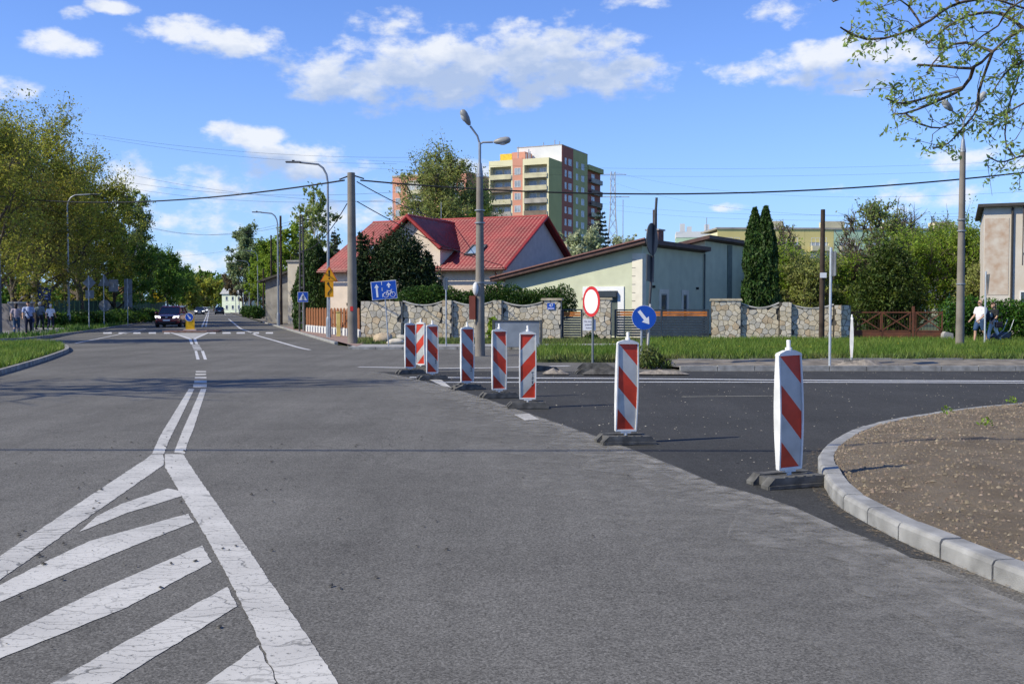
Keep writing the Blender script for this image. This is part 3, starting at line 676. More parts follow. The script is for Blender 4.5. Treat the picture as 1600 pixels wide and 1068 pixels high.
# round blue keep-right sign
t = thing('arrow_sign', 'round blue sign with white arrow pointing down right, on twin posts', 'road sign', gp(1006, 574.5, .0), R(0)); zc = ZY(496, t.location.y)
plate('disc', disc(.31, 0), M_BLUE, t, -.012, .0, zc); plate('rim', disc(.318, 0), M_WS, t, .001, .006, zc)
plate('arrow', rot2(arrow(.44, .042, .115, .17), R(180+38)), M_WS, t, -.016, -.0125, zc)
post(t, zc+.1, .028, x=-.06); post(t, zc+.35, .03, mat('aluminium_post', (.46, .45, .42), .5, .1, 5), x=.07, lean=.10)
# tall leaning dark post with sign backs
t = thing('leaning_sign', 'tall dark leaning post with round and square sign backs', 'road sign', gp(1009, 573.5), 0.)
y = t.location.y; P = [Vector((0, .12, -.1)), Vector((W(1027, 308, y).x-t.location.x, .12, ZY(308, y)))]
MB().tube(P, .033, 10).build('post', mat('dark_post', (.06, .06, .065), .6, .2, 4), t)
def on_post(z): u = (z+.1)/(P[1].z+.1); return P[0].lerp(P[1], u)
for nm, poly, zpx, rz in (('round_board', disc(.42, 0), 373, 62), ('square_board', [(-.3, -.34), (.3, -.34), (.3, .34), (-.3, .34)], 419, 64)):
    q = on_post(ZY(zpx, y)); o = MB().prism(poly, 'y', -.012, .012).build(nm, mat('dark_sign_back', (.055, .06, .065), .5, .15, 3), t); o.location = q+Vector((-.05, -.03, 0)); o.rotation_euler = (0, R(3), R(rz))
    MB().box((0, .025, 0), (.05, .03, .5)).build('bracket', M_SIGNBACK, o)
# no-vehicles sign
t = thing('prohibition_sign', 'oval-looking red rimmed white sign above a small text plate', 'road sign', gp(924, 573), R(-61)); zc = ZY(471, t.location.y)
plate('disc', disc(.40, 0), M_RS, t, -.012, .0, zc); plate('face', disc(.315, 0), M_WS, t, -.016, -.0125, zc); post(t, zc+.3, .03, y=.04, m=mat('grey_post', (.16, .18, .19), .5, .1, 4))
o = MB().box((0, 0, 0), (.34, .014, .30)).build('text_plate', M_WS, t); o.location = (-.06, -.03, ZY(507, t.location.y)); o.rotation_euler = (0, 0, R(58))
for k, (s, cm) in enumerate((('Nie dotyczy', M_RS), ('pojazdów', M_BLACK), ('budowy', M_BLACK))): tag(text_part('lettering', s, .058, mat('print_grey', (.22, .20, .24), .6), o, (0, -.009, .085-.085*k), (PI/2, 0, 0), .001), None, kind='stuff')
# cycle lane sign, tilted
t = thing('cycle_lane_sign', 'tilted blue sign with white arrows and bicycle on a thin post', 'road sign', gp(607.5, 541, .07), R(4)); zc = ZY(456, t.location.y)
hd = bpy.data.objects.new('board', MB().box((0, 0, 0), (.96, .016, .70)).mesh('board')); COL.objects.link(hd); hd.parent = t; hd.data.materials.append(M_WS); hd.location = (-.17, 0, zc); hd.rotation_euler = (0, R(-5), 0)
def sub(name, poly, m, y0=-.013, y1=-.0085): return MB().prism(poly, 'y', y0, y1).build(name, m, hd)
sub('face', [(-.46, -.33), (.46, -.33), (.46, .33), (-.46, .33)], M_BLUE)
sub('arrow', [(x-.27, z) for x, z in arrow(.50, .035, .085, .14)], M_WS, -.017, -.0135); sub('arrow', [(x+.19, z+.18) for x, z in arrow(.20, .03, .085, .12)], M_WS, -.017, -.0135)
for z in (-.26, -.03, .2): sub('dash', [(-.08, z), (-.06, z), (-.06, z+.13), (-.08, z+.13)], M_WS, -.017, -.0135)
bk = MB()
for cx in (.06, .32): bk.tube([(cx+.095*math.cos(2*PI*k/18), -.016, -.19+.095*math.sin(2*PI*k/18)) for k in range(19)], .009, 5)
for a, b in (((.06, -.19), (.13, -.05)), ((.13, -.05), (.27, -.05)), ((.27, -.05), (.19, -.19)), ((.19, -.19), (.12, -.07)), ((.19, -.19), (.06, -.19)), ((.32, -.19), (.26, -.01)), ((.26, -.01), (.31, 0.0)), ((.09, -.03), (.16, -.03))): bk.tube([(a[0], -.016, a[1]), (b[0], -.016, b[1])], .009, 5)
bk.build('bicycle_symbol', M_WS, hd)
MB().tube([(0, .03, -.1), (-.17, .03, zc+.25)], .025, 8).build('post', M_GALV, t)
# thin posts with edge-on signs
t = thing('edge_on_sign', 'thin grey post with a narrow sign seen edge on before the stone wall', 'road sign', gp(697, 541.5, .07)); post(t, ZY(438, t.location.y), .028)
o = MB().box((0, 0, 0), (.55, .014, .45)).build('board', M_SIGNBACK, t); o.location = (0, 0, ZY(446, t.location.y)); o.rotation_euler = (0, 0, R(78))
t = thing('kerbside_sign_post', 'galvanised post with a sign board seen edge on at the far kerb', 'road sign', (XY(1297, 25.4), 25.4, .09)); post(t, ZY(392, 25.4), .034, mat('bright_galvanised', (.55, .58, .60), .4, .08, 5, metal=.4), y=0)
o = MB().box((0, 0, 0), (.6, .014, .62)).build('board', M_SIGNBACK, t); o.location = (.07, .0, ZY(412, 25.4)-.09); o.rotation_euler = (0, 0, R(83))
t = thing('hedge_sign', 'galvanised post with an edge on sign in front of the trimmed hedge', 'road sign', (XY(1539, 38.4), 38.4, .1)); post(t, ZY(428, 38.4), .034, mat('bright_galvanised', (.5, .5, .5)), y=0)
o = MB().prism([(-.42, .36), (.42, .36), (0, -.40)], 'y', -.01, .01).build('board', M_SIGNBACK, t); o.location = (.09, 0, ZY(443, 38.4)-.1); o.rotation_euler = (0, 0, R(72))
# yellow warning sign + board + crossing sign
def warn():
    y = 48.0; t = thing('warning_sign', 'yellow triangular warning sign above a yellow detour board', 'road sign', (XY(515.5, y), y-.12, .09), R(6)); z = ZY(440, y)-.09
    tri = [(-.44, 0), (.44, 0), (.40, .04), (.03, .72), (-.03, .72), (-.40, .04)]
    plate('triangle', tri, M_RS, t, -.012, 0, z); plate('face', [(x*.88, .035+zz*.88) for x, zz in tri], M_YS, t, -.016, -.0125, z)
    plate('exclamation_bar', [(-.025, .24), (.025, .24), (.045, .55), (-.045, .55)], M_BLACK, t, -.02, -.0165, z); plate('exclamation_dot', [(x, zz+.15) for x, zz in disc(.04, 0, 10)], M_BLACK, t, -.02, -.0165, z)
    zb = ZY(464, y)-.09; plate('detour_board', [(-.2, 0), (.2, 0), (.2, .78), (-.2, .78)], M_YS, t, -.012, 0, zb)
    m = MB().tube([(-.06, -.016, zb+.08), (-.06, -.016, zb+.2), (.08, -.016, zb+.36), (.08, -.016, zb+.44), (-.05, -.016, zb+.58), (-.05, -.016, zb+.64)], .022, 6); m.prism([(-.12, zb+.62), (.02, zb+.62), (-.05, zb+.74)], 'y', -.02, -.0125); m.build('arrow', M_BLACK, t)
    post(t, z+.75, .03)
    y = 60.5; t = thing('crossing_sign', 'square blue pedestrian crossing sign on the lattice pole', 'road sign', (XY(474.5, y), y-.2, .09), R(8)); z = ZY(464, y)-.09
    plate('board', [(-.31, -.31), (.31, -.31), (.31, .31), (-.31, .31)], M_WS, t, -.012, 0, z); plate('face', [(-.29, -.29), (.29, -.29), (.29, .29), (-.29, .29)], M_BLUE, t, -.016, -.0125, z)
    plate('triangle', [(-.25, -.2), (.25, -.2), (0, .24)], M_WS, t, -.02, -.0165, z)
    m = MB().tube([(-.07, -.022, -.17), (0, -.022, -.06), (.07, -.022, -.17)], .02, 5); m.tube([(0, -.022, -.06), (.01, -.022, .06)], .025, 5); m.ball((.01, -.022, .11), .028); m.tube([(-.07, -.022, -.03), (0, -.022, .05), (.07, -.022, -.02)], .014, 5); o = m.build('walker_symbol', M_BLACK, t); o.location.z = z
    post(t, z+.3, .025)
warn()
# traffic island bollard
p = G(297, 518.8); t = thing('island_bollard', 'yellow traffic island bollard with a blue arrow disc', 'bollard', (p.x, p.y, .10), R(12)); sy = p.y
MB().prism([(-.30, 0), (.30, 0), (.30, .95)]+[(.30*math.cos(a), .95+.30*math.sin(a)) for a in (R(20), R(50), R(80), R(100), R(130), R(160))]+[(-.30, .95)], 'y', 0, .16).build('body', mat('bollard_yellow', (.72, .42, .01), .45, .08, 3), t, .02)
plate('disc', disc(.30, 0), M_WS, t, -.02, -.002, .95, -.05); plate('face', disc(.27, 0), M_BLUE, t, -.026, -.021, .95, -.05); plate('arrow', rot2(arrow(.38, .035, .09, .14), R(218)), M_WS, t, -.03, -.0265, .95, -.05)
MB().box((0, .1, .03), (.9, .6, .12)).build('foot', mat('pale_foot', (.55, .42, .36), .8), t, .02)
t.scale = (.85, .85, .88)
isl = tag(MB().prism([(-1.55, -.5), (1.2, -.55), (1.7, .1), (1.5, 1.6), (.4, 2.4), (-.6, 2.3), (-1.6, .9)], 'z', 0, .10).build('traffic_island', mat('island_brick', (.17, .075, .05), .9, .35, 3, c2=(.24, .19, .17))), None, kind='structure'); isl.location = (p.x, p.y, 0)
# left sign group seen from behind
def back_sign(px, py, boards, label, h, rz=0):
    p = G(px, py, .07); t = thing('sign_back', label, 'road sign', (p.x, p.y, .07), R(rz)); post(t, h, .035, y=-.03)
    for nm, poly, z, x in boards:
        o = plate(nm, poly, M_SIGNBACK, t, .0, .014, z, x); MB().box((0, -.012, 0), (.06, .022, .3)).build('bracket', M_GALV, o)
    return t
sq = lambda w, h: [(-w/2, -h/2), (w/2, -h/2), (w/2, h/2), (-w/2, h/2)]
back_sign(139.5, 514, [('diamond_board', rot2(sq(.62, .62), PI/4), 3.12, .04), ('small_board', sq(.55, .55), 2.35, .06)], 'back of a diamond shaped priority sign above a small plate', 3.6, 10)
back_sign(163, 509.5, [('triangle_board', [(-.5, -.4), (.5, -.4), (0, .5)], 3.5, .05), ('direction_board', sq(.7, .95), 3.15, .72), ('round_board', disc(.44, 0, 24), 1.6, .05)], 'back of a large triangular sign with round board below', 4.0, 8)
back_sign(200, 508, [('upper_board', sq(.62, 1.2), 3.15, .05), ('lower_board', sq(.62, 1.0), 2.0, .05)], 'pair of tall grey sign backs on one post beside the lamp', 3.8, 8)
# ================================================================== stone walls and gates
M_ST = [mat('stone_cream', (.53, .46, .34), .9, .12, 4, bump=.5, bscale=30), mat('stone_grey', (.43, .40, .34), .9, .14, 4, bump=.5, bscale=30), mat('stone_tan', (.47, .37, .25), .9, .14, 4, bump=.5, bscale=30), mat('stone_pale', (.57, .51, .41), .9, .1, 4, bump=.5, bscale=30)]
M_MORT = mat('mortar', (.10, .09, .075), .95, .25, 5, bump=.4, bscale=40)
M_CAP = mat('cap_stone', (.42, .36, .26), .9, .2, 4, bump=.4, bscale=30)
YL, YR = 48.0, 44.3; XL = (566-800)/F*YL; XR = (1327-800)/F*YR; WK = (YR-YL)/(XR-XL); WTH = math.atan(WK)
def wx(px):                                      # distance along the wall line for a picture column
    u = (px-800)/F; X = u*(YL-WK*XL)/(1-u*WK); return (X-XL)/math.cos(WTH)
def wloc(x, y=0., z=0.): return Vector((XL+x*math.cos(WTH)-y*math.sin(WTH), YL+x*math.sin(WTH)+y*math.cos(WTH), z))
vr = random.Random(11)
def voronoi_stones(x0, x1, z0, top, size, yf, parent, ox=0.):
    """irregular rubble facing: shrunken Voronoi cells standing proud of the mortar"""
    nx = max(1, round((x1-x0)/size)); zt = max(top(x0), top(x1), top((x0+x1)/2)); nz = max(1, round((zt-z0)/(size*.86)))
    sd = []
    for j in range(-1, nz+1):
        for i in range(-1, nx+1):
            sd.append((x0+(i+.5+(.5 if j % 2 else 0)*.6+vr.uniform(-.46, .46))*(x1-x0)/nx, z0+(j+.5+vr.uniform(-.34, .34))*(zt-z0)/nz))
    for k, s in enumerate(sd):
        if not (x0-.02 < s[0] < x1+.02 and z0-.02 < s[1] < top(min(max(s[0], x0), x1))+.02): continue
        P = [(x0+.012, z0), (x1-.012, z0), (x1-.012, zt), (x0+.012, zt)]
        for q in sd:
            d = math.hypot(q[0]-s[0], q[1]-s[1])
            if q is s or d > size*3: continue
            n = ((q[0]-s[0])/d, (q[1]-s[1])/d); c = n[0]*(q[0]+s[0])/2+n[1]*(q[1]+s[1])/2-.007
            P = clip_band(P, n, -1e6, c)
            if len(P) < 3: break
        if len(P) >= 3:
            xc = sum(p[0] for p in P)/len(P); tz = min(top(min(max(p[0], x0), x1)) for p in P); tz = (tz+top(xc))/2-.02
            P = clip_band(P, (0, 1), -1e6, tz)
        if len(P) < 3: continue
        ar = abs(sum(P[i-1][0]*P[i][1]-P[i][0]*P[i-1][1] for i in range(len(P))))/2
        if ar < .006: continue
        cx = sum(p[0] for p in P)/len(P); cz = sum(p[1] for p in P)/len(P); n = len(P); dp = vr.uniform(.03, .055)
        f1 = [(cx+(p[0]-cx)*.93, cz+(p[1]-cz)*.93) for p in P]
        tx, tz2 = vr.uniform(-.04, .04), vr.uniform(-.04, .04)
        vs = [(p[0], yf+.01, p[1]) for p in P]+[(p[0], yf-dp*.55, p[1]) for p in P]+[(p[0], yf-dp+tx*(p[0]-cx)+tz2*(p[1]-cz), p[1]) for p in f1]
        fs = [(i, (i+1) % n, n+(i+1) % n, n+i) for i in range(n)]+[(n+i, n+(i+1) % n, 2*n+(i+1) % n, 2*n+i) for i in range(n)]+[tuple(range(2*n, 3*n))]
        me = MB().add(vs, [f[::-1] for f in fs]); b = sum((Vector(v) for v in me.v), Vector())/len(me.v)
        o = me.build('stone', vr.choices(M_ST, (4, 2.2, 1.6, 3))[0], parent)
def stone_wall(label, spec, px0, base=.06, size=.28):
    t = thing('stone_wall', label, 'wall', wloc(wx(px0), 0, 0), WTH); xo = wx(px0)
    for kind, a, b, z0, z1, cap in spec:
        xa, xb = wx(a)-xo, wx(b)-xo
        if kind == 'p':
            MB().box2((xa, -.19, -.05), (xb, .34, z1-.02)).build('pillar_core', M_MORT, t); voronoi_stones(xa, xb, base, lambda x: z1, size, -.19, t)
            if cap:
                MB().prism([(xa-.07, z1-.02), (xb+.07, z1-.02), (xb+.03, z1+.07), (xa-.03, z1+.07)], 'y', -.27, .42).build('cap', M_CAP, t, .01)
            # side facing of the pillar
            MB().box2((xb, -.185, base), (xb+.02, -.01, z1-.04)).build('pillar_side', M_ST[1], t)
        else:
            f = lambda x: z0+(z1-z0)*(2*(x-xa)/(xb-xa)-1)**2
            n = 14; tops = [(xa+(xb-xa)*i/n, f(xa+(xb-xa)*i/n)) for i in range(n+1)]
            MB().prism([(xa, -.05), (xb, -.05)]+tops[::-1], 'y', .0, .28).build('panel_core', M_MORT, t); voronoi_stones(xa, xb, base, f, size, 0., t)
            vs = []; 
            for x, z in tops: vs += [(x, -.07, z-.015), (x, .33, z-.015), (x, .33, z+.045), (x, -.07, z+.045)]
            MB().add(vs, [(4*i+k, 4*i+(k+1) % 4, 4*i+4+(k+1) % 4, 4*i+4+k) for i in range(n) for k in range(4)]+[(3, 2, 1, 0), (4*n, 4*n+1, 4*n+2, 4*n+3)]).build('coping', mat('coping', (.40, .385, .35), .9, .2, 3, bump=.4), t)
    return t
wl = stone_wall('long rubble stone wall with scalloped top behind the traffic panels', [('p', 566, 629, 0, 1.86, False), ('w', 630, 692, 1.64, 1.83, 0), ('p', 692.5, 707.5, 0, 1.90, False), ('w', 708, 770, 1.64, 1.82, 0), ('p', 770.5, 785, 0, 1.90, False), ('w', 785.5, 848, 1.62, 1.80, 0), ('p', 848.5, 877, 0, 1.90, True)], 566)
wp = stone_wall('single capped stone gate pillar between the small and the large gate', [('p', 911, 955, 0, 1.92, True)], 911, .06, .25)
wr = stone_wall('rubble stone wall with capped pillar between sliding gate and rusty gate', [('p', 1111, 1157, 0, 1.87, True), ('w', 1157.5, 1217, 1.52, 1.74, 0), ('p', 1217.5, 1236, 0, 1.80, False), ('w', 1236.5, 1302, 1.50, 1.66, 0), ('p', 1302.5, 1327, 0, 1.66, False)], 1111, .1, .26)
# house number plate, bell box, dark lump of soot on the end pillar
p = wloc(wx(862), -.262, 1.60); t = thing('house_number_plate', 'blue enamel house number plate 47 on the stone pillar', 'number plate', p, WTH)
MB().box((0, 0, 0), (.36, .012, .30)).build('plate', M_BLUE, t); MB().box((0, -.007, -.105), (.30, .003, .07)).build('street_strip', mat('pale_blue', (.35, .38, .62), .5), t); text_part('numeral', '47', .2, M_WS, t, (0, -.008, .035), (PI/2, 0, 0), .001)
M_ANTH = mat('anthracite', (.035, .045, .058), .45, .1, 3); M_WOODO = mat('orange_wood', (.42, .14, .03), .5, .25, 3)
def slat_gate(label, a, b, z0, z1, pitch, post_at=None, yb=.05):
    x0, x1 = wx(a), wx(b); t = thing('slat_gate', label, 'gate', wloc(x0, yb), WTH); Lg = x1-x0
    for x in (0.04, Lg-.04)+((post_at*Lg,) if post_at else ()): MB().box((x, 0, (z0+z1)/2), (.08, .07, z1-z0)).build('frame_post', M_ANTH, t)
    for z in (z0+.03, z1-.03): MB().box((Lg/2, .0, z), (Lg-.16, .06, .06)).build('frame_rail', M_ANTH, t)
    n = int((z1-z0-.16)/pitch); 
    for k in range(n):
        z = z0+.1+pitch*(k+.5); orange = k in (n-2, n-1) if pitch < .13 else k == n-1
        segs = ((.09, post_at*Lg-.05), (post_at*Lg+.05, Lg-.09)) if post_at else ((.09, Lg-.09),)
        for (s0, s1) in segs: MB().box(((s0+s1)/2, -.01, z), (s1-s0, .025, pitch*.80)).build('slat', M_WOODO if orange else M_ANTH, t)
    return t
slat_gate('small anthracite slatted garden gate with orange top slats', 878, 910, .10, 1.47, .115)
slat_gate('wide anthracite sliding gate with an orange plank strip', 960, 1108, .10, 1.46, .118, .5)
def rusty_gate():
    x0, x1 = wx(1330), wx(1474); t = thing('rusty_gate', 'rusty brown iron double gate with crossed braces and spiked bars', 'gate', wloc(x0, .1), WTH); Lg = x1-x0
    M = mat('rust', (.095, .040, .026), .85, .35, 4, c2=(.16, .06, .032)); Mb = mat('rust_dark', (.05, .026, .02), .85, .3, 4)
    leaf = [(.0, .47*Lg), (.49*Lg, .66*Lg), (.70*Lg, Lg)]; leaf = [(0, .335*Lg), (.335*Lg, .655*Lg), (.70*Lg, Lg)]
    for (a, b) in leaf:
        for x in (a+.03, b-.03): MB().box((x, 0, .72), (.05, .05, 1.30)).build('upright', M, t)
        for z in (.10, .52, 1.33): MB().box(((a+b)/2, 0, z), (b-a-.12, .045, .05)).build('rail', M, t)
        MB().box(((a+b)/2, .0, .31), (b-a-.12, .012, .36)).build('sheet', M, t)
        for (za, zb) in ((.56, 1.30), (1.30, .56)):
            L_ = math.hypot(b-a-.12, zb-za); o = MB().box((0, 0, 0), (L_, .03, .045)).build('brace', M, t); o.location = ((a+b)/2, -.03 if za < zb else -.062, .93); o.rotation_euler = (0, -math.atan2(zb-za, b-a-.12), 0)
        n = int((b-a)/.12)
        for k in range(1, n): x = a+(b-a)*k/n; MB().tube([(x, .02, .54), (x, .02, 1.40), (x, .02, 1.46)], [.009, .009, .002], 5).build('bar', Mb, t)
    MB().box((.68*Lg, 0, .8), (.10, .10, 1.6)).build('gate_post', M, t)
rusty_gate()
q = wloc(wx(1479), -.1); tag(MB().prism([(-.25, 0), (.25, 0), (.2, .42), (-.12, .5), (-.2, .4)], 'y', -.15, .15).build('concrete_stub', M_CONC), 'grey concrete stub between rusty gate and hedge', 'stub').location = q
# grey board in front of the wall
p = G(808, 545, .06); t = thing('grey_board', 'blue grey metal board standing before the stone wall', 'board', (p.x, p.y, .07), R(-4))
MB().box((0, 0, .52), (1.62, .05, .92)).build('panel', mat('blue_grey_metal', (.22, .25, .29), .45, .12, 2), t, .01)
MB().box((0, 0, 1.0), (1.75, .10, .05)).build('top_rail', mat('dark_grey', (.07, .075, .08), .5), t)
for x in (-.86, .86): MB().box((x, 0, .5), (.07, .09, 1.08)).build('side_post', mat('dark_grey', (.07, .075, .08)), t)
# brown picket fence on white posts
def pickets():
    A = Vector((XY(478, 60.5), 60.5, 0)); B = Vector((XY(563, 48.4), 48.4, 0)); d = B-A; L_ = d.length; t = thing('picket_fence', 'brown wooden picket fence on a white concrete base', 'fence', A, math.atan2(d.y, d.x))
    M = mat('picket_wood', (.20, .075, .03), .75, .25, 3, c2=(.27, .11, .045)); Mw = mat('white_base', (.62, .62, .60), .8, .1, 3); n = int(L_/.72)
    me = MB().prism([(-.27, .48), (.27, .48), (.27, 1.38), (.18, 1.48), (0, 1.53), (-.18, 1.48), (-.27, 1.38)], 'y', -.014, .014).mesh('picket')
    me.materials.append(M)
    for k in range(n):
        o = bpy.data.objects.new('picket', me); COL.objects.link(o); o.parent = t; o.location = ((k+.5)*L_/n, 0, vr.uniform(-.015, .015))
    for z in (.62, 1.25): MB().box((L_/2, .06, z), (L_, .04, .07)).build('rail', mat('rail_dark', (.06, .03, .02), .8), t)
    m2 = MB().prism([(-.22, 0), (.22, 0), (.22, .36), (.13, .44), (-.13, .44), (-.22, .36)], 'y', -.05, .09).mesh('base_block'); m2.materials.append(Mw); nb = int(L_/.72)
    for k in range(nb): o = bpy.data.objects.new('base_block', m2); COL.objects.link(o); o.parent = t; o.location = ((k+.5)*L_/nb, 0, .05)
    MB().box((L_-.2, -.4, .75), (.22, .3, 1.5)).build('gas_box', mat('box_yellow', (.62, .52, .22), .6), t, .02) if False else None
pickets()
p = (XY(529, 50.5), 50.5, .08); t = thing('meter_box', 'narrow yellow service post before the picket fence', 'service post', p)
MB().box((0, 0, .6), (.2, .15, 1.2)).build('body', mat('box_yellow', (.60, .48, .16), .6), t, .01); MB().box((0, 0, 1.23), (.24, .19, .06)).build('lid', mat('box_yellow', (.6, .48, .16)), t, .01)
# rubble and boulders
def boulder(px, py, r, label, cat='boulder', m=None, sq=.7):
    p = G(px, py, .06); mb = MB().ball((0, 0, 0), (r, r*.8, r*sq), 14, 9); rr = vr.random()*50
    mb.v = [tuple(Vector(v)*(1+.35*mnoise.noise(Vector(v)*(1.3/r)+Vector((rr, 0, 0))))) for v in mb.v]
    o = tag(mb.build('boulder', m or M_ST[2]), label, cat); o.location = (p.x, p.y, .06+r*sq*.55); return o
boulder(597, 535.5, .42, 'tan boulder lying below the tilted cycle lane sign'); boulder(617, 538, .36, 'flat pale stone lying at the wall beside the tan boulder', m=M_ST[3], sq=.45); boulder(632, 534, .30, 'small grey stone at the foot of the first wall panel', m=M_ST[1])
def mound(px, py, rx, ry, h, label, m):
    p = G(px, py, .08); n = 26; vs = []
    for j in range(n):
        for i in range(n):
            x, y = (i/(n-1)*2-1), (j/(n-1)*2-1); q = Vector((p.x+x*rx, p.y+y*ry, 0)); f = max(0, 1-x*x-y*y)
            vs.append((q.x, q.y, .03+h*f**.8*(1+.5*mnoise.noise(q*3.0))+.05*f*mnoise.noise(q*9)+.03*f*mnoise.noise(q*20)))
    o = np_mesh('rubble_heap', vs, [(j*n+i, j*n+i+1, (j+1)*n+i+1, (j+1)*n+i) for j in range(n-1) for i in range(n-1)], m, smooth=False); tag(o, label, 'rubble heap'); return o
mound(1345, 571, .75, .4, .17, 'heap of grey rubble and soil on the far dirt strip', mat('rubble', (.24, .21, .175), .95, .3, 6, bump=.8, bscale=20)); mound(950, 580, .6, .3, .15, 'low heap of dark asphalt chunks beside the rubber bases', mat('dark_rubble', (.07, .067, .062), .95, .3, 6, bump=.8, bscale=20))
mound(1034, 580, .6, .25, .07, 'low strip of gravel at the end of the far kerb', mat('rubble', (.24, .21, .175))); mound(868, 580, .3, .18, .09, 'small heap of pale broken stone near the lone rubber base', mat('rubble', (.24, .21, .175)))

# ================================================================== houses
def win(parent, x, z, w, h, M4, mull=1, frame=None, y=-.012, sill=True, name='window'):
    """window part on a wall: frame proud of the wall, panes set in it. M4 places the wall plane (x along, y outwards negative, z up)"""
    f = MB(); e = .06
    for (a, b) in (((x-w/2, z), (x-w/2+e, z+h)), ((x+w/2-e, z), (x+w/2, z+h)), ((x-w/2+e, z), (x+w/2-e, z+e)), ((x-w/2+e, z+h-e), (x+w/2-e, z+h))): f.box2((a[0], y-.03, a[1]), (b[0], .03, b[1]))
    for k in range(mull): xx = x-w/2+w*(k+1)/(mull+1); f.box2((xx-e*.5, y-.03, z+e), (xx+e*.5, .03, z+h-e))
    o = f.xform(M4).build(name, frame or mat('window_white', (.75, .75, .74), .5, .03), parent)
    MB().box2((x-w/2+e, -.012, z+e), (x+w/2-e, .02, z+h-e)).xform(M4).build('pane', glassmat(), o)
    if sill: MB().box2((x-w/2-.06, -.10, z-.06), (x+w/2+.06, .02, z-.005)).xform(M4).build('sill', mat('sill', (.5, .5, .5)), o)
    return o
def ribbed(c00, c10, c11, c01, m, parent, name='roof_slope', rib=.26, amp=.045, row=.36, th=.06):
    """metal-tile roof patch: ribs run from eave to ridge, small steps every row"""
    c00, c10, c11, c01 = map(Vector, (c00, c10, c11, c01)); U = (c10-c00).length; V = max((c01-c00).length, (c11-c10).length)
    nu = max(4, int(U/rib)*4); nv = max(2, int(V/row)*2); nrm = (c10-c00).cross(c01-c00).normalized()
    if nrm.z < 0: nrm = -nrm
    vs = []
    for j in range(nv+1):
        v = (j//2+(0 if j % 2 == 0 else .97))/(nv/2) if j < nv else 1.0
        for i in range(nu+1):
            u = i/nu; p = (c00*(1-u)+c10*u)*(1-v)+(c01*(1-u)+c11*u)*v; a = (p-c00).dot((c10-c00).normalized())
            vs.append(p+nrm*(amp*max(0, math.cos(2*PI*a/rib))**.7+(.022 if j % 2 == 0 else 0)))
    mb = MB().add(vs, [(j*(nu+1)+i, j*(nu+1)+i+1, (j+1)*(nu+1)+i+1, (j+1)*(nu+1)+i) for j in range(nv) for i in range(nu)], True)
    o = mb.build(name, m, parent); o.modifiers.new('solid', 'SOLIDIFY').thickness = -th; o.modifiers[-1].offset = 0
    return o
M_ROOF = mat('red_metal_tile', (.225, .018, .019), .5, .2, .8, spec=.5); M_CREAM = mat('cream_render', (.70, .585, .47), .9, .05, 2, bump=.15, bscale=80); M_TRIM = mat('red_trim', (.33, .04, .035), .5)
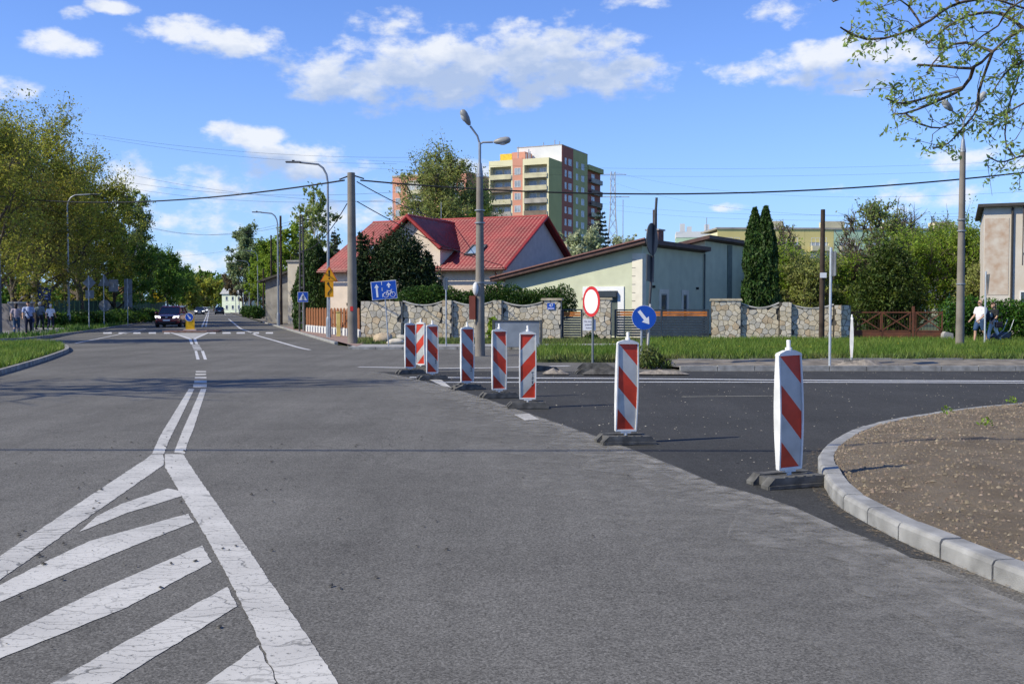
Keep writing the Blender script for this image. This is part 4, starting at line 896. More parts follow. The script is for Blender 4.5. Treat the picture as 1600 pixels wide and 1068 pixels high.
def red_house():
    t = thing('red_roof_house', 'cream rendered house with a red metal tile roof and cross gable', 'house', (-12.27, 63, 0), -R(22.8)); e = 3.8; ov = .55; L_ = 12.9; D = 13.72; rz = 7.37; hw = D/2
    sl = (rz-e)/hw; zw = e+ov*sl-.12
    w = MB(); w.box2((.5, ov, 0), (L_-.4, D-ov, zw)); w.build('wall', M_CREAM, t)
    g1 = [(ov, zw+.0), (D-ov, zw+.0), (hw, rz-.16)]
    MB().prism(g1, 'x', L_-.7, L_-.402).build('gable_wall', mat('cream_render_shaded', (.50, .44, .40), .9, .06, 2), t); MB().prism(g1, 'x', .502, .8).build('gable_wall', M_CREAM, t); MB().box2((L_-.402, ov+.02, 0), (L_-.385, D-ov-.02, zw)).build('gable_base', mat('cream_render_shaded', (.5, .44, .4)), t)  # right gable and its thin sheet: cream render greyed, shade put into the colour
    ribbed((0, 0, e), (L_, 0, e), (L_, hw, rz), (0, hw, rz), M_ROOF, t); ribbed((L_, D, e), (0, D, e), (0, hw, rz), (L_, hw, rz), M_ROOF, t)
    MB().tube([(-.02, hw, rz+.04), (L_+.02, hw, rz+.04)], .09, 8).build('ridge_cap', M_TRIM, t)
    for x in (0, L_):
        for (y0, y1) in ((0, hw), (D, hw)):
            q = MB(); q.tube([(x, y0, e-.02), (x, y1, rz-.02)], .11, 4); q.build('verge_board', M_TRIM, t)
    MB().tube([(0, -.09, e-.05), (L_, -.09, e-.05)], .075, 8).build('gutter', mat('brown_gutter', (.16, .05, .04), .4), t); MB().tube([(L_-.7, -.05, e-.1), (L_-.7, ov-.08, e-.5), (L_-.7, ov-.08, 0)], .05, 8).build('downpipe', mat('brown_gutter', (.16, .05, .04)), t)
    # cross gable
    k = 6.5; h2 = 2.25; ze = 5.1; zp = 7.06; yf = .3; yb = (zp-e)/sl; yb2 = (ze-e)/sl
    MB().prism([(k-2.0, 0), (k+2.0, 0), (k+2.0, ze+.05), (k, zp-.18), (k-2.0, ze+.05)], 'y', yf, 4.0).build('wing_wall', M_CREAM, t)
    ribbed((k+h2, -.15, ze), (k+h2, yb2+.1, ze), (k, yb+.1, zp), (k, -.15, zp), M_ROOF, t); ribbed((k-h2, yb2+.1, ze), (k-h2, -.15, ze), (k, -.15, zp), (k, yb+.1, zp), M_ROOF, t)
    for s in (-1, 1): MB().tube([(k+s*h2, -.17, ze-.05), (k, -.17, zp-.03)], .13, 4).build('verge_board', M_TRIM, t)
    MB().tube([(k, -.2, zp+.04), (k, yb, zp+.04)], .08, 8).build('ridge_cap', M_TRIM, t); MB().tube([(k+h2+.07, -.1, ze-.06), (k+h2+.07, yb2-.1, ze-.06)], .06, 6).build('gutter', mat('brown_gutter', (.16, .05, .04)), t)
    # skylights
    for (kx, my) in ((10.0, 2.2), (2.6, 2.6)):
        M4 = Matrix.Translation((kx, my, e+sl*my+.03)) @ Matrix.Rotation(math.atan(sl), 4, 'X')
        o = MB()
        for (a, b) in (((-.5, -.7), (.5, -.6)), ((-.5, .6), (.5, .7)), ((-.5, -.6), (-.4, .6)), ((.4, -.6), (.5, .6))): o.box2((a[0], a[1], 0), (b[0], b[1], .14))
        o = o.xform(M4).build('skylight', mat('skylight_frame', (.09, .085, .08), .5), t); MB().box2((-.4, -.6, .02), (.4, .6, .09)).xform(M4).build('pane', mat('sky_glass', (.25, .33, .40), .08, .1, 1, spec=.9), o)
    for (x, y) in ((1.6, hw), (5.0, hw+.5)): MB().tube([(x, y, rz-.2), (x, y, rz+1.3)], .02, 5).build('aerial', M_GALV, t)
red_house()
M_GREEN = mat('pale_green_render', (.555, .575, .42), .92, .05, 1.5, bump=.2, bscale=70); M_BRN = mat('brown_fascia', (.085, .048, .042), .6, .2, 3); M_CRM2 = mat('cream_quoin', (.72, .67, .55), .9, .06, 2)
def green_house():
    t = thing('green_house', 'low pale green house with sloping dark brown roof', 'house', (6.59, 50.5, 0), -R(33)); s = (4.7-3.1)/8.3
    def vol(x0, x1, y0, y1, zr, name):
        MB().prism([(x0, 0), (x1, 0), (x1, zr), (x0, zr+s*(x0-x1))], 'y', y0, y1).build('wall', M_GREEN, t)
        a, b = x0-.6, x1+.45; za, zb = zr+s*(a-x1)+.02, zr+s*(b-x1)+.02
        return a, b, za, zb
    a, b, za, zb = vol(-8.3, 0, 0, 8.2, 4.65, '')
    o = MB().prism([(a, za), (b, zb), (b, zb+.22), (a, za+.22)], 'y', -.62, 8.1).build('roof', M_BRN, t); MB().prism([(a, za+.19), (b, zb+.19), (b, zb+.26), (a, za+.26)], 'y', -.70, -.621).build('verge_trim', mat('trim_brown', (.20, .10, .085), .5), o)
    a, b, za, zb = vol(-9, .04, 8.22, 16.4, 5.35, ''); MB().prism([(a, za), (b, zb), (b, zb+.2), (a, za+.2)], 'y', 7.75, 16.8).build('roof', M_BRN, t)
    MB().box2((-.55, -.03, 0), (.025, .4, 4.28)).build('quoin_strip', M_CRM2, t)
    for z in np.arange(.6, 4.1, .42): MB().box2((-.56, -.036, z), (-.36, -.031, z+.03)).build('quoin_joint', mat('joint_dark', (.2, .19, .16)), t)
    # door with white surround and dark header
    x = -2.2; d = MB()
    for (p, q) in (((x-1.2, .1), (x-.85, 2.62)), ((x+.85, .1), (x+1.2, 2.62)), ((x-.85, 2.4), (x+.85, 2.62))): d.box2((p[0], -.06, p[1]), (q[0], .02, q[1]))
    d = d.build('door', M_WS, t); MB().box2((x-.85, -.02, .1), (x+.85, .02, 2.05)).build('door_leaf', mat('door_dark', (.10, .12, .11), .4), d); MB().box2((x-.85, -.3, 2.08), (x+.85, .01, 2.38)).build('shutter_box', mat('anthracite', (.035, .045, .058)), d); MB().box2((x-.12, -.05, .1), (x+.12, .0, 2.05)).build('mullion', mat('grey_frame', (.45, .46, .47)), d)
    MR = Matrix.Translation((.0, 0, 0)) @ Matrix.Rotation(R(90), 4, 'Z')
    for m_, w_ in ((2.6, .75), (5.4, .5)):
        o = win(t, m_, .9, w_, 1.35, MR, 0, mat('frame_grey', (.35, .35, .33)), sill=False); f = MB()
        for (p, q) in (((m_-w_/2-.22, .8), (m_-w_/2-.01, 2.5)), ((m_+w_/2+.01, .8), (m_+w_/2+.22, 2.5)), ((m_-w_/2-.01, 2.26), (m_+w_/2+.01, 2.5))): f.box2((p[0], -.05, p[1]), (q[0], .01, q[1]))
        f.xform(MR).build('surround', M_CRM2, o)
    MB().box2((.045, 11.7, 0), (.10, 12.4, 5.3)).build('dark_strip', mat('dark_green_strip', (.16, .19, .16), .9), t); MB().tube([(.09, 8.05, 0), (.09, 8.05, 4.6)], .05, 6).build('downpipe', mat('pipe', (.12, .13, .12)), t)
    c = MB().box2((-1.75, 4.2, 4.0), (-1.05, 4.9, 5.75)).build('chimney', mat('brick_dark', (.17, .095, .075), .9, .3, 9), t); MB().box2((-1.82, 4.13, 5.75), (-.98, 4.97, 5.83)).build('chimney_cap', M_CONC, c); MB().tube([(-1.4, 4.5, 5.8), (-1.4, 4.5, 6.9)], .13, 8).build('flue', mat('flue', (.06, .05, .05)), c)
    MB().tube([(-2.6, 3.0, 4.3), (-2.6, 3.0, 7.4)], .02, 5).build('aerial', M_GALV, t)
    for y in (1.2, 7.0): MB().box2((.0, y, 2.55), (.14, y+.1, 2.68)).build('camera_box', M_BLACK, t)
green_house()
def right_house():
    t = thing('old_flat_house', 'old two storey house with stained cream render and flat roof', 'house', (XY(1535, 53), 53, 0), -R(24)); z = ZY(324, 53)
    M = mat('stained_render', (.55, .47, .37), .92, .2, .6, c2=(.62, .58, .52), bump=.2); MB().box2((0, 0, 0), (12, 9, z)).build('wall', M, t)
    MB().box2((-.3, -.35, z), (12.4, 9.3, z+.16)).build('roof', mat('dark_roof', (.06, .055, .05), .8), t); MB().box2((.05, -.02, 2.2), (1.2, .0, z-.6)).build('bare_brick_patch', mat('bare_brick', (.44, .31, .22), .95, .4, 2.5, c2=(.58, .52, .44)), t)
    MB().tube([(1.35, -.09, .5), (1.35, -.09, z-.05)], .055, 8).build('downpipe', mat('pipe_dark', (.05, .045, .04)), t)
    I = Matrix.Identity(4); zz = ZY(395, 53)
    for x in (2.65, 5.4, 8.2): win(t, x, zz, 1.5, 1.35, I, 1)
    for x in (2.5, 5.4, 8.2): win(t, x, .9, 1.5, 1.5, I, 1)
    m = MB().tube([(2.0, -.2, z-3.2), (2.0, -.2, ZY(232, 53))], .045, 6); m.build('roof_mast', mat('mast', (.07, .06, .06), .6), t)
    MB().tube([(1.85, -.2, z-3.1), (1.85, -.2, z)], .03, 6).build('conduit', mat('mast', (.07, .06, .06)), t)
    for k, zq in enumerate((ZY(240, 53), ZY(249, 53))): MB().box((2.0, -.2, zq), (.7-.2*k, .05, .05)).build('cross_arm', mat('mast', (.07, .06, .06)), t)
right_house()
def far_houses():
    t = thing('grey_barn', 'grey barn with dark lean-to roof beside the road', 'barn', (XY(415, 96), 96, 0), R(-17)); z = ZY(437, 92)
    MB().prism([(0, 0), (4.2, 0), (4.2, z+1.2), (0, z)], 'y', 0, 9).build('wall', mat('barn_grey', (.26, .245, .225), .92, .2, 1), t); MB().prism([(-.6, z-.2), (4.5, z+1.3), (4.5, z+1.5), (-.6, z)], 'y', -.5, 9.5).build('roof', mat('dark_roof', (.06, .055, .05)), t); MB().box2((3.0, -.03, 0), (3.8, .0, 2.6)).build('door', M_BLACK, t)
    t = thing('cream_garage', 'tall plain cream building next to the grey barn', 'building', (XY(450, 86), 86, 0), R(-12)); z = ZY(409, 86)
    MB().box2((0, 0, 0), (4.6, 7, z)).build('wall', mat('cream_wall', (.62, .55, .44), .9, .08, 1), t); MB().box2((-.1, -.12, z), (4.7, 7.1, z+.14)).build('coping', M_CONC, t)
    for x in (1.15,): MB().tube([(x, -.08, 0), (x, -.08, z)], .08, 6).build('downpipe', mat('pipe_dark', (.05, .045, .04)), t)
    MB().box2((1.3, -.05, 3.2), (4.6, -.003, 3.5)).build('string_course', mat('cream_wall', (.62, .55, .44)), t)
    p = RD(285, 12); t = thing('roadside_white_house', 'small white and pale green house far down the road', 'house', (XY(347, 262), 262, 0), R(-25)); M = mat('white_green', (.62, .68, .52), .9, .05, 1)
    MB().box2((0, 0, 0), (7.5, 7, 5.0)).build('wall', M, t); MB().prism([(-.4, 4.9), (7.9, 4.9), (5.5, 7.8), (2, 7.8)], 'y', -.4, 7.4).build('roof', mat('pale_roof', (.5, .5, .5), .6), t)
    for x in (1.6, 3.6, 5.6):
        for z in (.9, 3.2): win(t, x, z, .8, 1.1, Matrix.Identity(4), 0)
far_houses()

# ------------------------------------------------------------------ apartment blocks
M_YEL = mat('block_cream', (.74, .68, .44), .9, .04, .3); M_SAL = mat('block_salmon', (.62, .29, .20), .9, .05, .3); M_OLV = mat('block_olive', (.42, .40, .17), .9, .05, .3); M_RED2 = mat('block_brick_red', (.36, .125, .085), .9, .05, .3)
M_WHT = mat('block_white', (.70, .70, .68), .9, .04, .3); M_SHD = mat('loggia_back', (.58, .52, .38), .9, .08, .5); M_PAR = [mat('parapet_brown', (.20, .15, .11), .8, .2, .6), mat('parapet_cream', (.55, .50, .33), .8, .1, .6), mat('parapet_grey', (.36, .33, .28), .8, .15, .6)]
M_CURT = mat('curtain_glass', (.55, .57, .58), .25, .35, .4, c2=(.14, .17, .20), spec=.7)
def bwin(parent, x, z, w, h, M4, mull=1):
    o = win(parent, x, z, w, h, M4, mull, sill=False, y=-.03); o.children[0].data.materials[0] = M_CURT; return o
def tower():
    A = Vector((-5.27, 228, 0)); al = R(25); t = thing('tall_apartment_block', 'tall cream, salmon and olive apartment block with balconies', 'apartment block', A, -al); w = 14.8; H = 34.6; I = Matrix.Identity(4)
    y1, y2, y3 = 7.6, 24.1, 35.0; Hc = 38.4; Hw = 36.2
    pk_ = random.Random(8)
    # front block with two loggia bays left and right of the salmon strip
    b1, b2, s1, s2, b3, b4 = .35, 5.6, 5.95, 8.45, 8.85, 14.35
    for (a, b, m) in ((0, b1, M_YEL), (b2, s1, M_YEL), (s1, s2, M_SAL), (s2, b3, M_YEL), (b4, w, M_YEL)): MB().box2((a, 0, 0), (b, y1, H-1.4)).build('wall_strip', m, t)
    MB().box2((0, 0, H-1.4), (w, y1, H)).build('parapet_band', M_YEL, t); MB().box2((s1, -.02, H-1.4), (s2, .4, H+.3)).build('salmon_band', M_SAL, t); MB().box2((w, .02, 0), (w+.02, y1, H-.02)).build('side_wall', M_OLV, t)
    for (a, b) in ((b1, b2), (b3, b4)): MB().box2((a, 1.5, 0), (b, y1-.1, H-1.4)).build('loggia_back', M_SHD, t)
    for k in range(3, 12):
        z = H-1.4-2.8*(12-k)
        for (a, b) in ((b1, b2), (b3, b4)):
            MB().box2((a, -.25, z-.18), (b, 1.49, z)).build('balcony_slab', M_PAR[2], t); MB().box2((a, -.32, z-.1), (b, -.24, z+.98)).build('balcony_parapet', pk_.choice(M_PAR), t)
            ML = Matrix.Translation((0, 1.5, 0))
            bwin(t, a+1.5, z+.5, 1.7, 1.7, ML, 1); bwin(t, b-1.5, z+.5, 1.7, 1.7, ML, 1)
        bwin(t, (s1+s2)/2, z+.8, 1.5, 1.5, I, 1)
    # core and rear wing
    MB().box2((3.6, y1, 0), (w-.03, y2, Hc)).build('core_front', M_WHT, t); ms = y1+7.0
    MB().box2((w-.02, y1+.02, 0), (w+.06, ms, Hc)).build('red_strip', M_RED2, t); MB().box2((w-.02, ms+.02, 0), (w+.06, y2, Hc)).build('olive_strip', M_OLV, t)
    MB().box2((3.5, y1-.05, Hc), (w+.1, y2, Hc+.2)).build('roof_edge', M_PAR[2], t); MB().box2((1.2, 3.4, H), (4.2, y1-.3, H+2.0)).build('roof_hut', mat('hut_yellow', (.72, .48, .06), .9), t); MB().box2((4.25, 3.4, H), (7.5, y1-.3, H+2.2)).build('roof_hut', M_SAL, t)
    MB().box2((4, y2, 0), (w-.6, y3, Hw)).build('rear_wing', M_RED2, t); MB().box2((w-.6, y2+.6, Hw-1.2), (w+.3, y3, Hw)).build('rear_band', M_OLV, t)
    MS = Matrix.Translation((w+.06, 0, 0)) @ Matrix.Rotation(R(90), 4, 'Z'); MW_ = Matrix.Translation((w-.6, 0, 0)) @ Matrix.Rotation(R(90), 4, 'Z')
    for k in range(3, 13):
        z = Hc-4.3-2.8*(12-k)+.2
        for (m_, ww) in ((y1+2.2, 1.1), (y1+4.9, 1.9), (ms+2.4, 1.3), (ms+6.2, 1.9)): bwin(t, m_, z, ww, 1.5, MS, 1 if ww > 1.5 else 0)
        z = Hw-1.2-2.8*(13-k)
        bwin(t, y2+5.5, z+.5, 2.2, 1.7, MW_, 1); MB().box2((w-.6, y2+2.4, z-.1), (w+.25, y3-.6, z)).build('balcony_slab', M_PAR[2], t); MB().box2((w+.2, y2+2.4, z), (w+.28, y3-.6, z+1.0)).build('balcony_parapet', pk_.choice(M_PAR), t)
    for (x, y, z, h) in ((6.4, 2, H, 3.2), (8, 3, H, 1.6), (8.6, 3, H, 2.6), (9.2, 2.4, H, 2.0), (9, y1+3, Hc, 1.4), (11, y1+5, Hc, 2.2), (12.6, y1+4, Hc, 1.6)): MB().tube([(x, y, z), (x, y, z+h)], .12, 6).build('vent_pipe', M_GALV, t)
    MB().box2((w+.1, -1.5, 0), (w+5.0, 2.5, 15.6)).build('brick_annex', mat('annex', (.45, .36, .24), .9, .1, .4), t)
tower()
def block2():
    t = thing('salmon_apartment_block', 'salmon and grey apartment block half hidden by the bare tree', 'apartment block', (XY(614, 240), 240, 0), -R(25)); H = 32.5; L_ = 20; I = Matrix.Identity(4)
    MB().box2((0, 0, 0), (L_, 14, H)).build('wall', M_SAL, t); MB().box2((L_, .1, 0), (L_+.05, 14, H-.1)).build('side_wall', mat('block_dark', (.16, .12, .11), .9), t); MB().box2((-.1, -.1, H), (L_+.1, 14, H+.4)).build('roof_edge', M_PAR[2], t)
    for a in (4.2, 13.2): MB().box2((a, -.03, 0), (a+4.2, -.001, H-1)).build('pale_strip', mat('strip_grey', (.45, .42, .38), .9), t)
    for k in range(3, 11):
        z = 2.8*k+.8
        for x in (1.6, 5.4, 7.4, 10.2, 14.6, 16.6, 18.6): bwin(t, x, z, 1.4, 1.5, Matrix.Translation((0, -.03, 0)), 1)
        for a in (4.4, 13.4): MB().box2((a, -1.0, z-.6), (a+3.8, -.05, z+.3)).build('balcony', M_PAR[k % 3], t)
block2()
def lowblock():
    t = thing('long_low_apartment_block', 'long five storey block in yellow and mint green behind the shrubs', 'apartment block', (XY(1120, 172), 172, 0), R(3)); H = ZY(360, 175); L_ = 46
    MB().box2((0, 0, 0), (L_, 11, H-.5)).build('wall', M_YEL, t); cols = [mat('block_yellow', (.72, .60, .24), .9, .04, .3), mat('block_mint', (.48, .64, .44), .9, .04, .3)]
    for k in range(9):
        a = k*5.1; m = cols[0] if k in (0, 1, 2, 3, 6) else cols[1]
        MB().box2((a+.02, -.06, H-2.2), (a+5.08, .0, H)).build('colour_band', m, t); MB().box2((a+.02, -.06, 0), (a+.9, .0, H-2.21)).build('colour_strip', m, t); MB().box2((a+4.2, -.06, 0), (a+5.08, -.002, H-2.21)).build('colour_strip', m, t)
        for f in range(1, 5):
            z = f*2.8+.5; bwin(t, a+1.9, z+.3, 1.5, 1.5, Matrix.Translation((0, -.01, 0)), 1); bwin(t, a+3.4, z+.1, .9, 1.7, Matrix.Translation((0, -.01, 0)), 0); MB().box2((a+1.0, -1.1, z-.5), (a+4.1, -.1, z+.35)).build('balcony', M_PAR[(k+f) % 3], t)
    MB().box2((-.2, -.2, H), (L_+.2, 11.2, H+.3)).build('roof_edge', M_PAR[2], t)
    for x in (9, 20, 31, 40): MB().box2((x, 3, H+.3), (x+3.5, 6, H+1.7)).build('roof_hut', M_PAR[1], t)
    t = thing('white_roofed_block', 'white topped apartment block with roof aerials beyond the green house', 'apartment block', (XY(1056, 205), 205, 0), R(-8)); H = ZY(362, 205)
    MB().box2((0, 0, 0), (8.0, 10, H)).build('wall', mat('block_mint', (.40, .56, .33)), t); MB().box2((-.05, -.05, H-1.2), (8.05, 10, H)).build('white_band', M_WHT, t)
    for x in (1.2, 3.2, 5.5, 7.2): bwin(t, x, H-3.4, 1.3, 1.4, Matrix.Identity(4), 1)
    for (x, h) in ((.8, 1.8), (2.2, 1.2), (5.8, 1.6)): MB().box2((x, 2, H), (x+1.0, 3.2, H+h)).build('roof_vent', M_WHT, t)
    MB().tube([(6.2, 2, H), (6.2, 2, H+3)], .08, 5).build('aerial', M_GALV, t)
lowblock()

# ================================================================== poles, lamps, wires
M_POLE = mat('pole_concrete', (.22, .195, .165), .9, .15, 1.5, bump=.4, bscale=40); M_STEEL = mat('lamp_steel', (.30, .32, .34), .45, .1, 2, metal=.4); M_WOODP = mat('dark_wood_pole', (.055, .038, .028), .85, .3, 2); M_LHEAD = mat('lamp_head', (.28, .28, .27), .4, .1, 3); M_CABLE = mat('black_cable', (.015, .015, .017), .6)
def cobra(parent, z, reach, d):
    P = [(0, 0, z-1.6), (0, 0, z-.9)]+[(reach*.45*(1-math.cos(a))*d, 0, z-.9+.9*math.sin(a)) for a in (R(25), R(50), R(75))]+[(reach*d, 0, z+.05)]
    MB().tube(P, [.05]*len(P), 8).build('arm', M_STEEL, parent)
    o = MB().box((0, 0, 0), (.75, .26, .07)).build('lamp_head', mat('led_head', (.12, .125, .13), .5), parent, .03); o.location = ((reach+.3)*d, 0, z+.06); MB().box((0, 0, .06), (.12, .1, .07)).build('sensor', M_BLACK, o)
def street_lamp(loc, h, d, rz, label, group=None, reach=1.4, mk=True):
    t = thing('street_lamp', label, 'street lamp', loc, rz, group); MB().tube([(0, 0, 0), (0, 0, h-1.6)], [.095, .055], 10).build('mast', M_STEEL, t); cobra(t, h, reach, d); MB().lathe([(.13, 0), (.13, .9), (.10, 1.0)], 10).build('base_sleeve', M_STEEL, t); return t
y = 49.0; L1 = street_lamp((XY(513.5, y), y, .08), ZY(256, y)-.08, -1, R(6), 'grey street lamp with arm beside the concrete utility pole', reach=1.35)
p = G(435, 510); street_lamp((p.x, p.y, .08), ZY(333, p.y)-.08, -1, R(8), 'grey street lamp standing just before the grey barn', reach=1.3)
proto = None
for s in range(4, 14):
    p = RD(55+30*(s-2)+22, 6.6)
    if s == 4: proto = street_lamp((p.x, p.y, .06), 8.9, -1, ROT, 'grey street lamp in the far row along the right pavement', 'far lamps along the right pavement')
    else: c = copy_tree(proto); c.location = (p.x, p.y, .06)
p = G(108, 512); street_lamp((p.x, p.y, .07), ZY(304, p.y)-.07, 1, R(10), 'tall grey street lamp before the big olive trees', reach=1.7)
p = G(194.5, 503); street_lamp((p.x, p.y, .07), ZY(342, p.y)-.07, 1, R(10), 'grey street lamp beside the pair of tall sign backs', reach=1.5)
proto = None
for s in range(0, 11):
    p = RD(140+28*s, -8.3)
    if proto is None: proto = street_lamp((p.x, p.y, .05), 10.2, 1, ROT, 'grey street lamp in the far row along the left roadside', 'far lamps along the left roadside')
    else: c = copy_tree(proto); c.location = (p.x, p.y, .05)
def double_lamp(loc, z, label, a1, a2, box=False):
    t = thing('double_lamp_post', label, 'street lamp', loc, 0.); zt = z-1.9
    MB().tube([(0, 0, -.1), (0, 0, zt)], [.165, .105], 6).build('concrete_mast', M_POLE, t); MB().tube([(0, 0, zt-.1), (0, 0, zt+.35)], [.115, .06], 8).build('collar', M_STEEL, t); MB().tube([(0, 0, zt+.3), (0, 0, zt+1.0)], .045, 8).build('steel_stem', M_STEEL, t)
    for (dx, dy, dz) in (a1, a2):
        e = Vector((dx, dy, zt+1.0+dz)); MB().tube([(0, 0, zt+.95), (e.x*.25, e.y*.25, zt+1.0+dz*.4), e], .032, 6).build('arm', M_STEEL, t); dr = (e-Vector((0, 0, zt+.95))).normalized()
        Mx = Matrix.Translation(e+dr*.28) @ dr.to_track_quat('Z', 'Y').to_matrix().to_4x4()
        o = MB().lathe([(.03, -.26), (.075, -.19), (.115, -.02), (.12, .14), (.09, .25), (.03, .29)], 12).xform(Mx).build('lamp_head', M_LHEAD, t)
        MB().ball((0, 0, 0), (.095, .095, .17), 10, 6).xform(Mx @ Matrix.Translation((-.0, -.045, .05))).build('glass_bowl', mat('lamp_glass', (.55, .57, .58), .2, .05, spec=.6), o)
    for zz in (2.3, 4.2, 4.6): MB().lathe([(.165, zz-.02), (.165, zz+.02)], 8).build('band', M_STEEL, t)
    if box: MB().box((-.24, -.02, 1.5), (.20, .3, .75)).build('switch_box', mat('rust_box', (.20, .055, .035), .7), t); MB().ball((-.13, -.1, 2.1), (.1, .1, .22)).build('insulator', M_WPL, t)
    return t
double_lamp((*G(750, 556).xy, .05), ZY(178, G(750, 556).y)-.05, 'double headed lamp on concrete mast in front of the stone wall', (-.30, -.1, .50), (.42, -.05, .0), True)
double_lamp((*G(1499.5, 547.5).xy, .1), ZY(152, G(1499.5, 547).y)-.1, 'double headed lamp on concrete mast before the hedge', (-.42, -.1, .32), (.30, -.25, .48))
pb = G(551, 539.5); UP = (pb.x, pb.y, .08); zt = ZY(270, pb.y)
t = thing('concrete_utility_pole', 'thick round concrete utility pole with cable brackets', 'utility pole', UP); MB().tube([(0, 0, -.1), (-.02, 0, zt-.08)], [.21, .155], 14).build('mast', M_POLE, t)
MB().tube([(-.5, 0, zt-.35), (-.1, 0, zt-.2), (.12, 0, zt-.2), (.5, 0, zt-.32)], .03, 6).build('bracket', M_CABLE, t); MB().box((0, -.2, 1.42), (.12, .03, .18)).build('red_mark', M_RS, t)
def wooden_pole(px, y, py, label, r=.12, nm='wooden_pole', tag_z=None):
    t = thing(nm, label, 'utility pole', (XY(px, y), y, .05)); z = ZY(py, y); MB().tube([(0, 0, -.1), (0, 0, z)], [r, r*.75], 8).build('mast', M_WOODP, t)
    if tag_z: MB().box((.0, -r-.02, tag_z), (.28, .02, .22)).build('white_tag', M_WS, t)
    return t
wooden_pole(1284, 43.6, 329, 'dark wooden pole with white tag before the right stone wall', .13, tag_z=2.9); wooden_pole(439.5, 84, 338, 'dark wooden pole close beside the lamp at the barn'); wooden_pole(424.5, 112, 368, 'slim dark wooden pole left of the grey barn'); wooden_pole(412, 130, 420, 'short dark pole with small box at the roadside')
t = thing('lattice_pole', 'slim grey lattice pole carrying the crossing sign', 'utility pole', (XY(472, 60.9), 60.9, .09)); z = ZY(338, 60.9)
for s in (-1, 1): MB().tube([(s*.16, 0, -.1), (s*.07, 0, z)], [.06, .045], 6).build('upright', mat('pole_dark', (.09, .085, .08), .8, .2), t)
for k in range(9): MB().box((0, 0, .5+k*.72), (.30-.016*k, .07, .12)).build('rung', mat('pole_dark', (.09, .085, .08)), t)
p = W(3, 500, 52); t = thing('dark_concrete_pole', 'dark concrete pole at the edge of the shaded pavement', 'utility pole', (XY(-3, 50), 50, .08)); MB().tube([(0, 0, -.1), (0, 0, ZY(325, 50))], [.19, .13], 10).build('mast', mat('pole_dark2', (.13, .135, .15), .9, .2), t)
MB().box((0, -.15, 5.6), (.2, .15, .4)).build('box', M_BLACK, t)
def cable(a, b, sag, r, label, group=None, name='overhead_cable'):
    a, b = Vector(a), Vector(b); n = 26; P = [a.lerp(b, k/n)-Vector((0, 0, 4*sag*(k/n)*(1-k/n))) for k in range(n+1)]
    return tag(MB().tube(P, r, 5).build(name, M_CABLE), label, 'cable', group)
top = Vector((UP[0], UP[1], zt-.25))
cable(top+Vector((-.3, 0, -.05)), W(-60, 296, 70), .9, .035, 'thick black cable running from the concrete pole toward the olive trees')
cable(top+Vector((.35, 0, -.05)), W(1900, 226, 40), 1.15, .032, 'thick black cable running from the concrete pole past the tower block')
cable(top+Vector((.2, .1, -.1)), (-4.0, 66.2, 7.2), .25, .022, 'service cable from the concrete pole to the cross gable'); cable(top+Vector((.2, .1, -.9)), (-.6, 58.3, 4.0), .3, .02, 'lower service cable from the concrete pole to the red roof eave')
cable(top+Vector((-.2, 0, -1.0)), (XY(472, 60.9), 60.9, 5.0), .5, .02, 'slack cable from the concrete pole to the lattice pole')
for (a, b, sg) in ((W(130, 208, 150), W(640, 246, 150), 1), (W(160, 216, 160), W(620, 256, 160), 1), (W(190, 270, 140), W(640, 316, 110), 1), (W(190, 283, 140), W(620, 300, 110), 1), (W(190, 292, 140), W(620, 312, 110), 1), (W(200, 345, 120), W(520, 330, 100), 2), (W(215, 350, 170), W(480, 338, 120), 2), (W(560, 250, 200), W(1700, 246, 200), 2), (W(560, 262, 200), W(1700, 258, 200), 2), (W(955, 268, 300), W(1700, 292, 150), 4), (W(955, 284, 300), W(1700, 332, 120), 4), (W(940, 318, 300), W(1700, 326, 140), 2), (W(940, 326, 300), W(1700, 334, 140), 2), (W(230, 398, 300), W(420, 380, 150), 1)):
    cable(a, b, sg, .015, 'thin overhead wire strung across the sky', 'thin overhead wires')
cable((-30, 7.6, 8.2), (26, 7.0, 8.2), .25, .038, 'black cable crossing the road above the near lane')
def pylon():
    p = W(957, 470, 300); t = thing('lattice_pylon', 'faint steel lattice pylon beside the tall block', 'pylon', (p.x, 300, 0)); z = ZY(268, 300); M = mat('pylon_steel', (.42, .46, .5), .5)
    for sx in (-1, 1):
        for sy in (-1, 1): MB().tube([(sx*3.0, sy*3.0, 0), (sx*.8, sy*.8, z*.7), (sx*.6, sy*.6, z)], .10, 4).build('leg', M, t)
    m = MB()
    for k in range(12):
        z0, z1 = z*k/12, z*(k+1)/12; f = lambda q: 3.0-(2.2*q/(z*.7) if q < z*.7 else 2.2+.2*(q-z*.7)/(z*.3)); a, b = f(z0), f(z1)
        for sy in (-1, 1): m.tube([(-a, sy*a, z0), (b, sy*b, z1)], .06, 3, False); m.tube([(a, sy*a, z0), (-b, sy*b, z1)], .06, 3, False)
    tag(m.build('lattice', M, t), None, kind='stuff')
    for zz, ww in ((z*.82, 5), (z*.98, 4)): MB().tube([(-ww, 0, zz), (ww, 0, zz)], .12, 4).build('cross_arm', M, t)
pylon()
